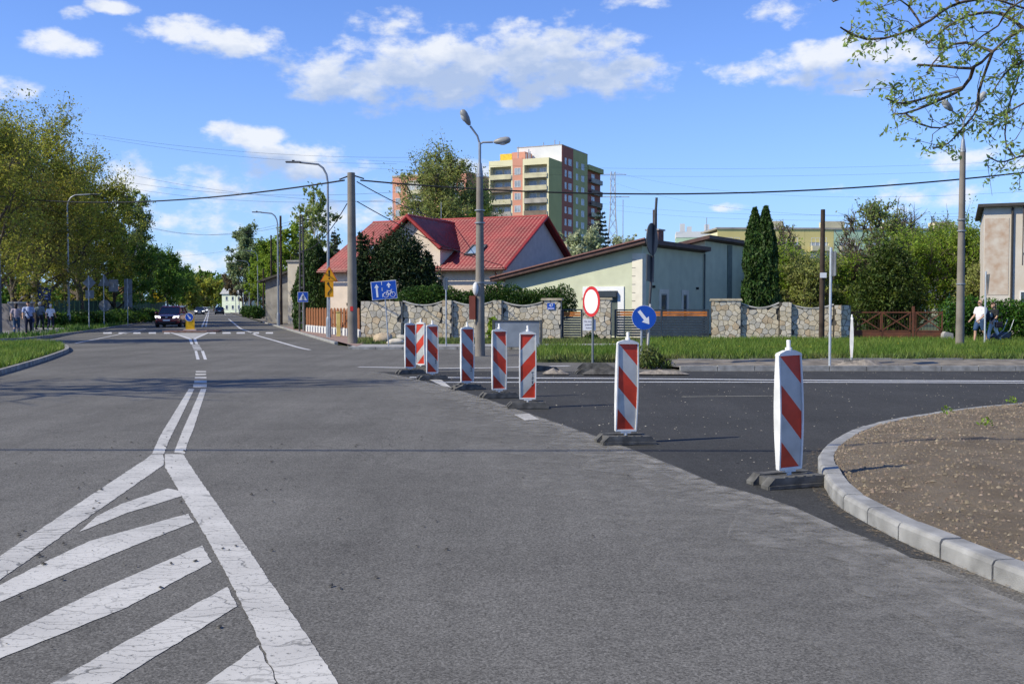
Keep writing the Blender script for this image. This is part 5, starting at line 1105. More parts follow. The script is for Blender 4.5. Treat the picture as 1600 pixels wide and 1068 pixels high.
# left: green fence, grey wall, boards
t = thing('green_fence', 'dark green corrugated fence under the big trees', 'fence', (0, 0, 0)); M = mat('fence_green', (.018, .075, .050), .6, .2, 1)
P0, P1 = Vector((XY(84, 84), 84, 0)), Vector((XY(258, 128), 128, 0)); n = 30
for k in range(n):
    a, b = P0.lerp(P1, k/n), P0.lerp(P1, (k+.96)/n); c = (a+b)/2; d = b-a; o = MB()
    for q in range(6): o.box(((q-2.5)*d.length/6, .02*(q % 2), 1.1), (d.length/6-.01, .03, 2.1))
    o = o.build('panel', M, t); o.location = c; o.rotation_euler = (0, 0, math.atan2(d.y, d.x)); tag(o, None, kind='stuff')
t = thing('grey_block_wall', 'grey block wall with pale coping beside the pedestrians', 'wall', (XY(14, 62), 62, .07), R(-3)); MB().box2((0, 0, 0), (1.42, .3, 1.72)).build('panel', mat('block_grey', (.20, .185, .18), .9, .2, 2), t); MB().box2((-.05, -.08, 1.72), (1.5, .36, 1.82)).build('coping', M_CONC, t); MB().box2((-1.6, .1, 0), (-.03, .4, 1.7)).build('side_panel', mat('block_grey', (.2, .185, .18)), t)
def board(px0, px1, py0, py1, y, m, label, nm, extra=None):
    x0, x1 = XY(px0, y), XY(px1, y); t = thing(nm, label, 'board', ((x0+x1)/2, y, .07), R(3)); z0, z1 = ZY(py1, y)-.07, ZY(py0, y)-.07; w = x1-x0
    MB().box((0, 0, (z0+z1)/2), (w, .05, z1-z0)).build('panel', m, t)
    for s in (-1, 1): MB().box((s*w*.42, .06, z1/2), (.07, .06, z1)).build('leg', M_SIGNBACK, t)
    return t, z0, z1, w
t, z0, z1, w = board(33, 50, 458, 469.5, 74, M_NAVY, 'navy direction board with a white arrow under the trees', 'direction_board'); o = MB().prism(rot2(arrow(.3, .04, .1, .13), R(90)), 'y', -.03, -.026).build('arrow', M_WS, t); o.location = (-w*.33, 0, (z0+z1)/2)
board(49, 61, 457.5, 467.5, 73.5, mat('pale_board', (.45, .46, .48), .7, .15, 3), 'small pale notice board beside the navy board', 'notice_board')
t, z0, z1, w = board(60, 80, 448, 481, 73, mat('navy2', (.01, .028, .10), .5, .2, 1), 'tall navy information pillar under the trees', 'information_pillar')
for z in (.45, .6, .75): MB().box((w*.1, -.03, z0+(z1-z0)*z), (w*.3, .008, .09)).build('print_line', mat('pale_blue', (.35, .38, .62)), t)
t = thing('garden_shed', 'low shed with brown tiled roof behind the green fence', 'shed', (XY(172, 136), 136, 0), R(18)); MB().box2((0, 0, 0), (3.6, 6, 2.4)).build('wall', mat('shed_white', (.5, .5, .48), .9), t); MB().prism([(-.5, 2.3), (6.5, 2.3), (3, 4.4)], 'x', -.5, 4.1).build('roof', mat('tile_brown', (.22, .10, .055), .9, .2, 1), t)
# ================================================================== vegetation
def leaves(name, C, size, m, parent=None, asp=.55, bias=None, bw=0., svar=.5):
    """leaf-sized rhombs, two faces each with a fold, at the points C"""
    C = np.asarray(C, float); n = len(C); s = size*(1-svar+2*svar*rng.random(n))[:, None]
    a = rng.normal(size=(n, 3))
    if bias is not None: a = a+np.asarray(bias)*bw
    a /= np.linalg.norm(a, axis=1)[:, None]; b = np.cross(a, rng.normal(size=(n, 3))); b /= np.linalg.norm(b, axis=1)[:, None]; c = np.cross(a, b)
    V = np.empty((n, 4, 3)); V[:, 0] = C-a*s; V[:, 1] = C+b*s*asp+c*s*.15; V[:, 2] = C+a*s; V[:, 3] = C-b*s*asp+c*s*.15
    i = np.arange(n)[:, None]*4
    return np_mesh(name, V.reshape(-1, 3), i+np.array([[0, 1, 2, 3]]), m, parent)
def tubes(segs, nside=4):
    """fast tapered segments: list of (p0, p1, r0, r1) -> verts, faces"""
    A = np.array([s[0] for s in segs], float); B = np.array([s[1] for s in segs], float); r0 = np.array([s[2] for s in segs])[:, None]; r1 = np.array([s[3] for s in segs])[:, None]
    t = B-A; L_ = np.linalg.norm(t, axis=1)[:, None]+1e-9; t = t/L_; B = B+t*r1*.5
    u = np.cross(t, np.where(np.abs(t[:, 2:3]) < .9, np.array([[0, 0, 1.]]), np.array([[1., 0, 0]]))); u /= np.linalg.norm(u, axis=1)[:, None]; w = np.cross(t, u)
    V = []
    for P, r in ((A, r0), (B, r1)):
        for k in range(nside): an = 2*PI*k/nside; V.append(P+(u*math.cos(an)+w*math.sin(an))*r)
    V = np.stack(V, 1); n = len(segs); i = np.arange(n)[:, None]*2*nside
    Fc = np.concatenate([i+np.array([[k, (k+1) % nside, nside+(k+1) % nside, nside+k]]) for k in range(nside)])
    return V.reshape(-1, 3), Fc
M_BARK = mat('bark', (.10, .08, .06), .95, .3, 6, bump=.6, bscale=20); M_BIRCH = mat('birch_bark', (.45, .43, .40), .9, .5, 5)
tr = np.random.default_rng(21)
def curve(a, b, n, wob, sag=0.):
    a, b = np.asarray(a, float), np.asarray(b, float); L_ = np.linalg.norm(b-a); P = []
    k1, k2 = tr.normal(size=3)*wob*L_, tr.normal(size=3)*wob*L_*.6
    for i in range(n+1):
        u = i/n; P.append(a+(b-a)*u+k1*math.sin(PI*u)+k2*math.sin(2*PI*u)+np.array([0, 0, -sag*L_*math.sin(PI*u)]))
    return P
def tree(name, label, base, h, cz, rx, rz, leaf, n, m, tr_r=.25, nl=13, ns=7, nt=5, trunk_m=None, droop=0., group=None, top=.78, low=.3, spread=.35, ry=None, cat='tree', lean=(0, 0), asp=.55, twig=1.0):
    t = thing(name, label, cat, base, 0., group); ry = ry or rx; segs = []; tips = []
    T = curve((0, 0, -.1), (lean[0], lean[1], h*top), 7, .02)
    rr = lambda u: tr_r*(1-.8*u)
    for i in range(7): segs.append((T[i], T[i+1], rr(i/7), rr((i+1)/7)))
    def seg(P, r0, r1):
        k = len(P)-1
        for i in range(k): segs.append((P[i], P[i+1], r0+(r1-r0)*i/k, r0+(r1-r0)*(i+1)/k))
    for i in range(nl):
        u = low+(1-low)*((i+tr.random())/nl)**.9; j = min(6, int(u*7)); st = T[j]+(T[j+1]-T[j])*(u*7-j if u < 1 else 1)
        az = i*2.4+tr.normal()*.5; el = -.25+1.55*((i+.5)/nl)+tr.normal()*.18
        d = np.array([math.cos(az)*math.cos(el)*rx, math.sin(az)*math.cos(el)*ry, math.sin(el)*rz]); en = np.array([lean[0], lean[1], cz])+d*(.8+.3*tr.random())
        P = curve(st, en, 5, .07, -.05+droop*.3); seg(P, rr(u)*.62, .022*twig)
        for q in range(ns):
            v = .3+.7*(q+tr.random())/ns; a = min(4, int(v*5)); s0 = P[a]+(P[a+1]-P[a])*(v*5-a)
            e2 = s0+(tr.normal(size=3)*.6+d/np.linalg.norm(d)*.5+np.array([0, 0, .35-droop]))*spread*rx*(1.1-.4*v)
            Q = curve(s0, e2, 3, .08, droop*.2); seg(Q, .034*twig, .012*twig)
            for w in range(nt):
                x = .25+.75*(w+tr.random())/nt; b = min(2, int(x*3)); s1 = Q[b]+(Q[b+1]-Q[b])*(x*3-b)
                e3 = s1+(tr.normal(size=3)*.7+(e2-s0)/np.linalg.norm(e2-s0)*.4+np.array([0, 0, .3-1.6*droop]))*spread*rx*.42
                segs.append((s1, e3, .011*twig, .005*twig)); tips.append((s1, e3))
    V, Fc = tubes(segs); np_mesh('trunk', V, Fc, trunk_m or M_BARK, t)
    if n:
        S0 = np.array([a for a, b in tips]); S1 = np.array([b for a, b in tips]); k = tr.integers(0, len(tips), n); u = (.15+.95*tr.random(n))[:, None]
        C = S0[k]*(1-u)+S1[k]*u+tr.normal(size=(n, 3))*np.linalg.norm(S1[k]-S0[k], axis=1)[:, None]*.22
        C = C[C[:, 2] > .3]
        leaves('crown', C, leaf, m, t, asp, (0, 0, -1) if droop > .2 else None, 1.2 if droop > .2 else 0)
    return t
def shrub(name, label, base, lobes, n, leaf, m, cat='shrub', group=None, asp=.5, bias=None, bw=0., stems=6, rough=.35, core=None, part='foliage'):
    """bushy plant from overlapping lobes (cx,cy,cz,rx,ry,rz) filled with leaves, denser to the outside"""
    t = thing(name, label, cat, base, 0., group); vol = np.array([l[3]*l[4]*l[5] for l in lobes])**.67; pk = tr.choice(len(lobes), n, p=vol/vol.sum()); Lb = np.array(lobes)[pk]
    d = tr.normal(size=(n, 3)); d /= np.linalg.norm(d, axis=1)[:, None]; r = tr.random(n)**.33
    nz = np.array([mnoise.noise(Vector((x[0]*2.6+k*7, x[1]*2.6, x[2]*2.6)))+.5*mnoise.noise(Vector((x[0]*7+k*3, x[1]*7, x[2]*7))) for x, k in zip(d, pk)])
    C = Lb[:, :3]+d*Lb[:, 3:]*(r*(1+rough*nz))[:, None]; C = C[C[:, 2] > .02]
    leaves(part, C, leaf, m, t, asp, bias, bw)
    segs = []
    for l in lobes:
        for k in range(stems):
            e = np.array(l[:3])+tr.normal(size=3)*np.array(l[3:])*.5; e[2] = max(e[2], min(.4, l[2])); b0 = np.array([l[0]*.5+tr.normal()*.15, l[1]*.5+tr.normal()*.15, -.05]); P = curve(b0, e, 4, .06)
            for i in range(4): segs.append((P[i], P[i+1], .045*(1-i/5), .045*(1-(i+1)/5)))
    if segs: V, Fc = tubes(segs); np_mesh('stems', V, Fc, M_BARK, t)
    return t
def spruce(name, label, base, h, r, n, m, cat='tree', droop=.35, low=.06, pw=1.0):
    t = thing(name, label, cat, base); segs = [((0, 0, -.1), (0, 0, h*.98), .03*r+.07, .015)]; C = []; z = h*low
    while z < h*.97:
        f = (1-(z-h*low)/(h*(1-low)))**pw; nb = max(4, int(9*f)+4)
        for k in range(nb):
            az = tr.random()*2*PI; L_ = r*f*(.75+.4*tr.random())+.12; e = np.array([math.cos(az)*L_, math.sin(az)*L_, z-droop*L_*.6+.1]); s0 = np.array([0, 0, z]); P = curve(s0, e, 3, .04, .1)
            for i in range(3): segs.append((P[i], P[i+1], .02, .008))
            q = max(4, int(n*L_/(h*r*10))); u = tr.random(q)**.6
            pt = s0+(e-s0)*u[:, None]; pt[:, 2] -= .1*L_*np.sin(PI*u); sd = np.array([-math.sin(az), math.cos(az), 0]); pt += sd*(tr.normal(size=(q, 1))*.22*L_*(1.05-u[:, None]*.8)); pt[:, 2] += tr.normal(size=q)*.05*L_-.05*tr.random(q); C.append(pt)
        z += h*.028+.05
    V, Fc = tubes(segs); np_mesh('trunk', V, Fc, M_BARK, t); C = np.concatenate(C); leaves('needles', C, .11+.012*r, m, t, .32); return t
def thuja(name, label, base, h, r, n, m, cat='tree', twin=None, group=None):
    t = thing(name, label, cat, base, 0., group); cols = [(0, 0, h, r)]+(twin or []); CC = []
    for (x, y, hh, rr) in cols:
        k = int(n*hh/h); u = tr.random(k)**.9; az = tr.random(k)*2*PI; prof = rr*np.minimum(1, (1.02-u)*2.6)**.75*(.82+.18*np.minimum(1, u*6)); nz = np.array([mnoise.noise(Vector((math.cos(a)*2, math.sin(a)*2, v*hh*1.3+x))) for a, v in zip(az, u)])
        q = prof*(.66+.42*tr.random(k)**.6+.34*nz); CC.append(np.c_[x+np.cos(az)*q, y+np.sin(az)*q, .05+u*hh])
        prof2 = [(rr*.55*min(1, (1.0-v)*2.6)**.75, .05+v*hh*.96) for v in np.linspace(0, .99, 10)]; o = MB().lathe(prof2, 9, (x, y, 0)).build('dark_core', mat('conifer_core', (.012, .020, .008), .95), t)  # solid near-black core added inside to block see-through between the leaves
    leaves('foliage', np.concatenate(CC), .10, m, t, .42, (0, 0, 1), 1.8); MB().tube([(0, 0, -.1), (0, 0, h*.5)], .08, 6).build('trunk', M_BARK, t); return t
def at(px, Y, z=0.): return (XY(px, Y, 1.6), Y, z)
M_OLIVE = leafmat('leaf_olive', (.22, .23, .032), .3, .25, .52, c2=(.38, .385, .06), island=.4); M_OLIVE2 = leafmat('leaf_olive_dark', (.19, .175, .035), .3, .3, .5, c2=(.30, .285, .05), island=.4)
M_BIRL = leafmat('leaf_birch', (.19, .25, .06), .3, .4, .5, c2=(.29, .35, .10)); M_LIME = leafmat('leaf_lime', (.16, .25, .025), .3, .35, .45, c2=(.27, .36, .042)); M_MID = leafmat('leaf_mid', (.085, .165, .022), .3, .35, .45, c2=(.155, .255, .036)); M_POP = leafmat('leaf_poplar', (.16, .22, .09), .3, .5, .4, c2=(.26, .32, .15))
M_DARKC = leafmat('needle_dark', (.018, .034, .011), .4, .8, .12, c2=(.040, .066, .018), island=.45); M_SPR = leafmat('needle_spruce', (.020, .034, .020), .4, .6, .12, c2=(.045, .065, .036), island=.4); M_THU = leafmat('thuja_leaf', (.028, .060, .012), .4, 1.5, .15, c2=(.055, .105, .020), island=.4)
M_HED = leafmat('hedge_leaf', (.028, .065, .010), .4, 1.2, .25, c2=(.060, .125, .018), island=.4); M_YEWY = leafmat('yellow_conifer', (.030, .056, .010), .4, .9, .2, c2=(.085, .12, .018), island=.4); M_SPRING = leafmat('leaf_spring', (.21, .24, .06), .3, .6, .45, c2=(.33, .36, .11))
M_PURP = leafmat('leaf_brownish', (.10, .075, .04), .3, .6, .3, c2=(.16, .13, .06)); M_FORS = leafmat('forsythia', (.55, .40, .01), .2, .8, .3); M_BLOS = leafmat('blossom', (.50, .52, .34), .2, .8, .3, c2=(.32, .38, .18))
# big olive trees on the left
tree('broad_tree', 'tall olive leaved tree with dark limbs nearest the grey block wall', at(-30, 62, .05), 13.5, 7.6, 4.4, 5.0, .075, 36000, M_OLIVE, .35, 20, 10, 7, low=.16, spread=.42)
tree('broad_tree', 'large olive leaved tree behind the street lamp', at(58, 80, .05), 15.5, 9.0, 5.2, 6.0, .085, 46000, M_OLIVE, .4, 22, 10, 7, low=.14, spread=.42)
tree('broad_tree', 'brownish olive tree above the blue information pillar', at(26, 74, .05), 11, 6, 4.4, 4.6, .085, 26000, M_OLIVE2, .32, 17, 8, 6, low=.16, spread=.45)
tree('broad_tree', 'wide olive tree at the corner of the green fence', at(128, 92, .05), 14.0, 7.9, 4.5, 5.6, .095, 42000, M_OLIVE, .38, 21, 10, 7, low=.14, spread=.42)
tree('broad_tree', 'small brown olive tree standing behind the sign backs', at(100, 100, .05), 10, 5.4, 4.6, 4.2, .10, 26000, M_OLIVE2, .3, 16, 8, 6, low=.14, spread=.45)
tree('birch_tree', 'drooping pale green birch at the end of the tree row', at(203, 101, .05), 13.0, 8.0, 2.6, 5.0, .10, 26000, M_BIRL, .22, 18, 8, 6, M_BIRCH, droop=.32, low=.2)
tree('broad_tree', 'dark green tree below the birch', at(185, 100, .05), 8.5, 4.6, 3.2, 3.4, .11, 16000, M_MID, .22, 14, 7, 5, low=.16, spread=.42)
tree('roadside_tree', 'round fresh green tree beside the maroon car', at(240, 122, .05), 8.0, 4.7, 3.1, 2.9, .13, 18000, M_MID, .2, 16, 8, 5, low=.22, spread=.42, group=None)
tree('roadside_tree', 'green roadside tree with small yellow bush at its foot', at(262, 150, .05), 8.6, 5.2, 3.2, 3.0, .16, 12000, M_MID, .2, 15, 8, 5, low=.22, spread=.42)
tree('roadside_tree', 'smaller green tree farther along the left roadside', at(278, 200, .05), 8.4, 5.0, 3.2, 3.0, .2, 8000, M_MID, .2, 14, 7, 5, low=.2, spread=.42)
shrub('forsythia_bush', 'bright yellow bush under the roadside trees', at(243, 140, 0), [(0, 0, 1.7, 1.2, 1.2, 1.7)], 2500, .16, M_FORS)
for i, (px, Y, w, h) in enumerate(((100, 78, 1.5, .9), (122, 80, 1.7, 1.1), (150, 84, 1.7, 1.0), (172, 88, 1.7, 1.1), (192, 93, 1.8, 1.2), (215, 100, 1.8, 1.2), (236, 110, 2.0, 1.2), (80, 74, 1.0, .9))):
    shrub('low_bush', 'low rounded green bush growing along the green fence', at(px, Y, .05), [(0, 0, h*.5, w, .8, h*.6), (w*.7, .2, h*.45, w*.7, .7, h*.5)], 2200, .11, M_HED if i % 2 else M_MID, group='low bushes along the green fence', stems=3)
for i, (px, Y, w, h) in enumerate(((-40, 100, 7, 4.5), (45, 112, 7, 4.0), (120, 128, 6, 4.2))):
    shrub('background_thicket', ['dark thicket closing the view behind the grey block wall', 'dark thicket behind the navy information pillar', 'dark thicket behind the diamond sign back'][i], at(px, Y, 0), [(k*w*.45, 0, h*.5, w*.5, 2.0, h*(.5+.1*math.sin(k*2.))) for k in (-2, -1, 0, 1, 2)], 9000, .2, M_MID if i != 1 else M_OLIVE2, 'thicket', stems=5)
# dry tree out of view to the left whose branches shade the road
tree('bare_tree', 'tall almost bare tree standing on the near left pavement', (-20, 15.2, 0), 15, 9.5, 4.6, 4.6, .09, 500, M_OLIVE, .22, 13, 6, 4, low=.3, ry=2.2, twig=2.2)
tree('bare_tree', 'second almost bare tree farther back on the left pavement', (-30, 41, 0), 13, 8.5, 5.0, 4.6, .12, 5000, M_OLIVE, .28, 14, 8, 5, low=.3, ry=2.4, twig=2.0)
# right side of the main road
tree('poplar_tree', 'tall pale green poplar right of the road', at(390, 165, .05), 14, 8.8, 3.0, 5.4, .17, 20000, M_POP, .3, 20, 8, 6, low=.18)
tree('poplar_tree', 'bushy poplar shoulder beside the taller poplar', at(404, 172, .05), 11, 6.2, 2.3, 4.6, .17, 11000, M_POP, .25, 15, 7, 5, low=.16)
tree('lime_tree', 'bright lime green tree behind the lamp row', at(414, 150, .05), 10, 5.4, 2.6, 4.6, .15, 15000, M_LIME, .22, 16, 8, 5, low=.12); tree('lime_tree', 'lime green tree rising behind the grey barn', at(432, 135, .05), 10, 5.6, 2.8, 4.4, .14, 17000, M_LIME, .22, 16, 8, 5, low=.12); tree('lime_tree', 'fresh green tree between barn and spruce', at(456, 118, .05), 10.5, 6.4, 2.5, 4.0, .13, 13000, M_LIME, .2, 15, 7, 5, low=.2)
tree('broad_tree', 'brownish tree closing the view beside the white house', at(378, 215, .05), 11, 6, 3.6, 4.6, .3, 6000, M_PURP, .2, 14, 7, 5, low=.12)
spruce('spruce_tree', 'dark spruce behind the cream building', at(478, 98), 11.2, 2.5, 9000, M_SPR); tree('birch_tree', 'thin pale birch above the spruce', at(496, 92, .0), 12.2, 8.0, 2.2, 4.6, .14, 4200, M_BIRL, .14, 14, 6, 5, M_BIRCH, droop=.25, low=.35)
spruce('spruce_tree', 'second dark spruce behind the red roof edge', at(523, 84), 8.2, 1.8, 6000, M_SPR)
thuja('thuja_column', 'broad dark green thuja beside the cream building', at(492, 66), 5.9, 1.15, 9000, M_THU, twin=[(.9, .4, 5.2, .95), (-.6, .5, 4.6, .9)])
for px, Y in ((420, 96), (426, 88)): pass
for i, (px, Y) in enumerate(((392, 138), (402, 124), (384, 150))): shrub('clipped_bush', 'round clipped green bush on the right roadside', at(px, Y, .05), [(0, 0, .8, .9, .9, .85)], 1500, .12, M_HED, group='clipped bushes on the right roadside', stems=2)
# far end of the road
for i, (px, Y, h, r) in enumerate(((312, 330, 9, 7.5), (334, 345, 9.5, 7), (322, 420, 16, 6), (300, 380, 9, 7), (352, 400, 9, 7), (285, 300, 8, 6))):
    tree('far_tree', ('olive', 'fresh green', 'fresh green', 'brownish', 'brownish', 'olive')[i]+' tree closing the far end of the road', at(px, Y, 0), h, h*.52, r, h*.46, .5, 4200, (M_OLIVE, M_MID, M_MID, M_PURP, M_PURP, M_OLIVE)[i], .3, 14, 7, 5, low=.12, group='trees closing the far end of the road', twig=2.)
# yew and hedge behind the wall
yb = at(622, 52.5); Lb = [(0, 0, 2.6, 1.55, 1.3, 2.7), (-1.35, .2, 2.4, 1.0, 1.0, 2.5), (.2, 0, 4.3, 1.1, 1.0, 1.5), (1.2, -.2, 2.3, 1.15, 1.0, 1.9), (1.75, -.1, 1.8, .75, .8, 1.5), (.75, .1, 3.7, .8, .8, 1.4), (-1.75, .2, 2.9, .5, .6, 2.2), (-.7, 0, 3.9, .9, .9, 1.3)]
shrub('large_yew', 'large dark green conifer bush in front of the red roofed house', yb, Lb, 26000, .10, M_DARKC, 'conifer', asp=.3, stems=5, rough=.5)
spruce('young_spruce', 'narrow dark spruce tip beside the concrete pole', at(566, 52.3), 5.7, .85, 5000, M_DARKC)
spruce('young_spruce', 'small spruce leaning out right of the large yew', at(668, 52.6), 4.6, 1.15, 6000, M_DARKC)
hl = [(x, 0, 1.75+.12*math.sin(x*1.7), .75, .55, .85+.08*math.sin(x*2.3)) for x in np.arange(-3.6, 3.9, .62)]
shrub('clipped_hedge', 'dark clipped hedge rising above the long stone wall', at(756, 48.6), hl, 38000, .06, M_HED, 'hedge', asp=.4, stems=2, rough=.12)
# behind the houses
tree('spring_tree', 'large spring tree with thin leaves before the salmon block', at(690, 96), 15.2, 10.6, 4.4, 4.6, .10, 32000, M_SPRING, .3, 22, 9, 6, low=.28, spread=.38, twig=1.7)
tree('spring_tree', 'darker leafing tree partly hiding the left balconies', at(737, 104), 13.6, 9.0, 2.7, 4.2, .09, 14000, M_LIME, .25, 16, 8, 6, low=.25)
spruce('spruce_tree', 'dark spruce beside the green house before the tall block', at(938, 88), 10.8, 1.75, 8000, M_SPR, pw=.8); tree('blossom_tree', 'pale blossoming tree left of the dark spruce', at(911, 84), 7.8, 5.6, 2.0, 2.1, .15, 4500, M_BLOS, .15, 14, 7, 5, low=.4)
tree('blossom_tree', 'thin pale tree right of the dark spruce', at(968, 100), 8.6, 6.2, 1.8, 2.3, .14, 1600, M_BLOS, .14, 12, 6, 4, low=.4)
thuja('thuja_column', 'tall twin pointed thuja column behind the right stone wall', at(1195, 50.5), 6.55, .62, 9500, M_THU, twin=[(-.52, .1, 6.5, .55)])
# shrubbery behind the right wall and rusty gate
for i, (px, Y, h, r, m) in enumerate(((1228, 62, 4.3, 1.7, M_LIME), (1262, 60, 4.0, 1.7, M_SPRING), (1300, 64, 4.4, 1.8, M_LIME), (1338, 66, 4.4, 1.8, M_PURP), (1432, 64, 5.8, 2.2, M_LIME), (1470, 66, 6.6, 2.3, M_LIME), (1508, 64, 6.4, 2.2, M_LIME), (1540, 60, 3.6, 1.6, M_SPRING))):
    nm = ['lime green shrub beside the twin thuja', 'olive twiggy shrub behind the scalloped wall', 'lime green shrub behind the dark wooden pole', 'brownish shrub left of the dark round conifer', 'lime green willow shrub right of the dark round conifer', 'tall lime willow shrub behind the rusty gate', 'lime willow shrub beside the old flat house', 'pale blossoming shrub under the old flat house'][i]
    tree('tall_shrub', nm, at(px, Y), h, h*.52, r, h*.5, .07, 15000, m, .09, 18, 8, 5, low=.04, top=.55, spread=.5, cat='shrub')
shrub('dark_conifer', 'dark rounded conifer with yellowish tips behind the rusty gate', at(1388, 56), [(0, 0, 2.4, 1.7, 1.5, 2.6), (-.9, 0, 1.8, 1.2, 1.1, 2.0), (1.0, 0, 1.9, 1.2, 1.1, 2.2), (.1, 0, 3.9, 1.0, .9, 1.5)], 17000, .11, M_YEWY, 'conifer', asp=.32, stems=4, rough=.4)
for i, (px, Y, h, r) in enumerate(((1222, 82, 8.2, 1.6), (1342, 84, 9.4, 2.0), (1372, 80, 9.8, 2.2), (1404, 86, 9.6, 2.4), (1446, 90, 9.4, 2.6), (1490, 92, 9.0, 2.4))):
    tree('bare_tree', 'thin bare tree with first leaves rising behind the shrubs' if i != 2 else 'slender pale birch like tree above the dark round conifer', at(px, Y), h, h*.62, r, h*.4, .10, 450 if i != 2 else 4200, M_SPRING if i != 2 else M_BIRL, .12, 16, 8, 6, low=.25, group='thin bare trees behind the shrubs', twig=1.5)
hl = [(x, 0, .95+.06*math.sin(x*1.9), .72, .6, .98+.07*math.sin(x*2.9)) for x in np.arange(0, 11.5, .66)]
shrub('trimmed_hedge', 'bright green trimmed hedge behind the two walkers', at(1490, 45.5, .08), hl, 42000, .06, leafmat('hedge_bright', (.035, .095, .010), .4, 1.2, .25, c2=(.075, .17, .016), island=.4), 'hedge', asp=.5, stems=2, rough=.2)
shrub('weed_clump', 'clump of weeds and dry stalks at the foot of the leaning sign', (G(1012, 576).x, G(1012, 576).y, .02), [(0, 0, .2, .38, .3, .36), (.35, 0, .1, .3, .2, .2)], 1500, .06, M_GR2, 'weeds', bias=(0, 0, 1), bw=1.5, asp=.25, stems=6)
shrub('leafy_weed', 'bright leafy weed beside the lamp mast and grey board', at(771, 43.6, .06), [(0, 0, .5, .28, .25, .55)], 500, .10, M_LIME, 'weeds', stems=3, bias=(0, 0, 1), bw=1); shrub('leafy_weed', 'small dark weed at the foot of the single gate pillar', wloc(wx(925), -.45, .05), [(0, 0, .12, .35, .2, .22)], 400, .06, M_HED, 'weeds', stems=2)
for i, (px, py) in enumerate(((1540, 668), (1480, 648), (1582, 632))):
    p = G(px, py, .12); shrub('soil_sprout', 'small green sprout growing on the soil bed', (p.x, p.y, .13), [(0, 0, .05, .08, .07, .07)], 50, .02, M_LIME, 'sprout', group='sprouts on the soil bed', stems=0)
# overhanging branches of the near tree on the right
def overhang():
    tx, ty = 12.5, 15.5; t = thing('overhanging_tree', 'near spring tree whose leafy branches hang in from above', 'tree', (tx, ty, 0)); segs = []; tw = []; O = np.array([tx, ty, 0.])
    def px2(px, py, Y): return np.array(W(px, py, Y))-O
    T = curve((0, 0, -.1), (-.4, -.2, 9.5), 6, .015)
    for i in range(6): segs.append((T[i], T[i+1], .26-.03*i, .26-.03*(i+1)))
    limbs = [([(1700, -40), (1600, -10), (1498, 5), (1440, 40), (1377, 61), (1340, 58), (1309, 40)], 13.0, .035), ([(1760, -20), (1600, 45), (1551, 81), (1521, 106), (1480, 104), (1427, 101)], 13.5, .045), ([(1521, 106), (1507, 136), (1460, 160), (1415, 177), (1390, 177)], 13.4, .022), ([(1507, 136), (1455, 150), (1410, 162), (1374, 149)], 13.3, .018), ([(1551, 81), (1530, 140), (1526, 172), (1500, 205), (1475, 228), (1438, 235)], 13.6, .02), ([(1760, 200), (1600, 243), (1566, 253), (1545, 246)], 13.9, .022), ([(1720, 120), (1600, 162), (1564, 182), (1540, 170)], 14.2, .025), ([(1720, 60), (1620, 20), (1540, -6), (1480, -30)], 12.6, .03), ([(1498, 5), (1470, -20), (1400, -12), (1330, -6), (1298, 4)], 12.8, .022), ([(1600, 45), (1560, 20), (1500, 30), (1440, 75)], 12.9, .02), ([(1440, 40), (1420, 10), (1392, -8)], 13, .014), ([(1551, 81), (1500, 66), (1465, 90), (1440, 128)], 13.7, .018), ([(1720, 30), (1590, 100), (1560, 130), (1548, 150)], 13.0, .022), ([(1640, -20), (1560, 40), (1530, 60), (1500, 90)], 12.7, .02), ([(1650, 90), (1590, 130), (1570, 215), (1590, 250)], 13.3, .02), ([(1415, 177), (1440, 195), (1470, 200), (1495, 190)], 13.4, .012)]
    for P, Y, r in limbs:
        n = len(P); W_ = [px2(a, b, Y+.25*math.sin(i*1.7)) for i, (a, b) in enumerate(P)]
        if P[0][0] >= 1640: W_ = [T[5 if P[0][1] < 40 else 3]]+W_; n += 1
        # smooth
        Q = [np.array(v) for v in resample([Vector(v) for v in W_], .18)]
        m = len(Q)
        for i in range(m-1): segs.append((Q[i], Q[i+1], r*(1-.75*i/m)+.004, r*(1-.75*(i+1)/m)+.004))
        for i in range(2, m):
            if tr.random() < .75:
                L_ = .15+.36*tr.random(); d = tr.normal(size=3)*np.array([.8, .5, .7]); d[2] += .3; e = Q[i]+d/np.linalg.norm(d)*L_; C = curve(Q[i], e, 3, .1)
                for k in range(3): segs.append((C[k], C[k+1], .006, .004))
                tw.append((C[1], C[3]))
                for w in range(2): d2 = tr.normal(size=3)*.17; e2 = C[2]+d2; segs.append((C[2], e2, .004, .002)); tw.append((C[2], e2))
        tw.append((Q[-2], Q[-1]))
    V, Fc = tubes(segs); np_mesh('branches', V, Fc, M_BARK, t)
    C = []
    for a, b in tw:
        for u in (.55, 1.0):
            if tr.random() < .66: c = a+(b-a)*u; C.append(c+tr.normal(size=(8, 3))*.045)
    leaves('leaves', np.concatenate(C), .036, leafmat('leaf_fresh', (.27, .36, .08), .3, 3, .6, c2=(.36, .45, .12)), t, .42, (0, 0, -1), .3)
overhang()
# far woods on the horizon
n = 26000; xs = tr.uniform(-420, 420, n); ys = 520+tr.random(n)*60; hh = np.array([7+4.5*mnoise.noise(Vector((x*.03, 0, 3)))+3*mnoise.noise(Vector((x*.11, 1, 3))) for x in xs]); C = np.c_[xs, ys, hh*tr.random(n)**.6]
tag(leaves('far_wood', C, .9, leafmat('far_leaf', (.055, .085, .035), .4, .05, .2, c2=(.09, .12, .05))), 'distant belt of woods along the horizon', 'wood', kind='stuff')
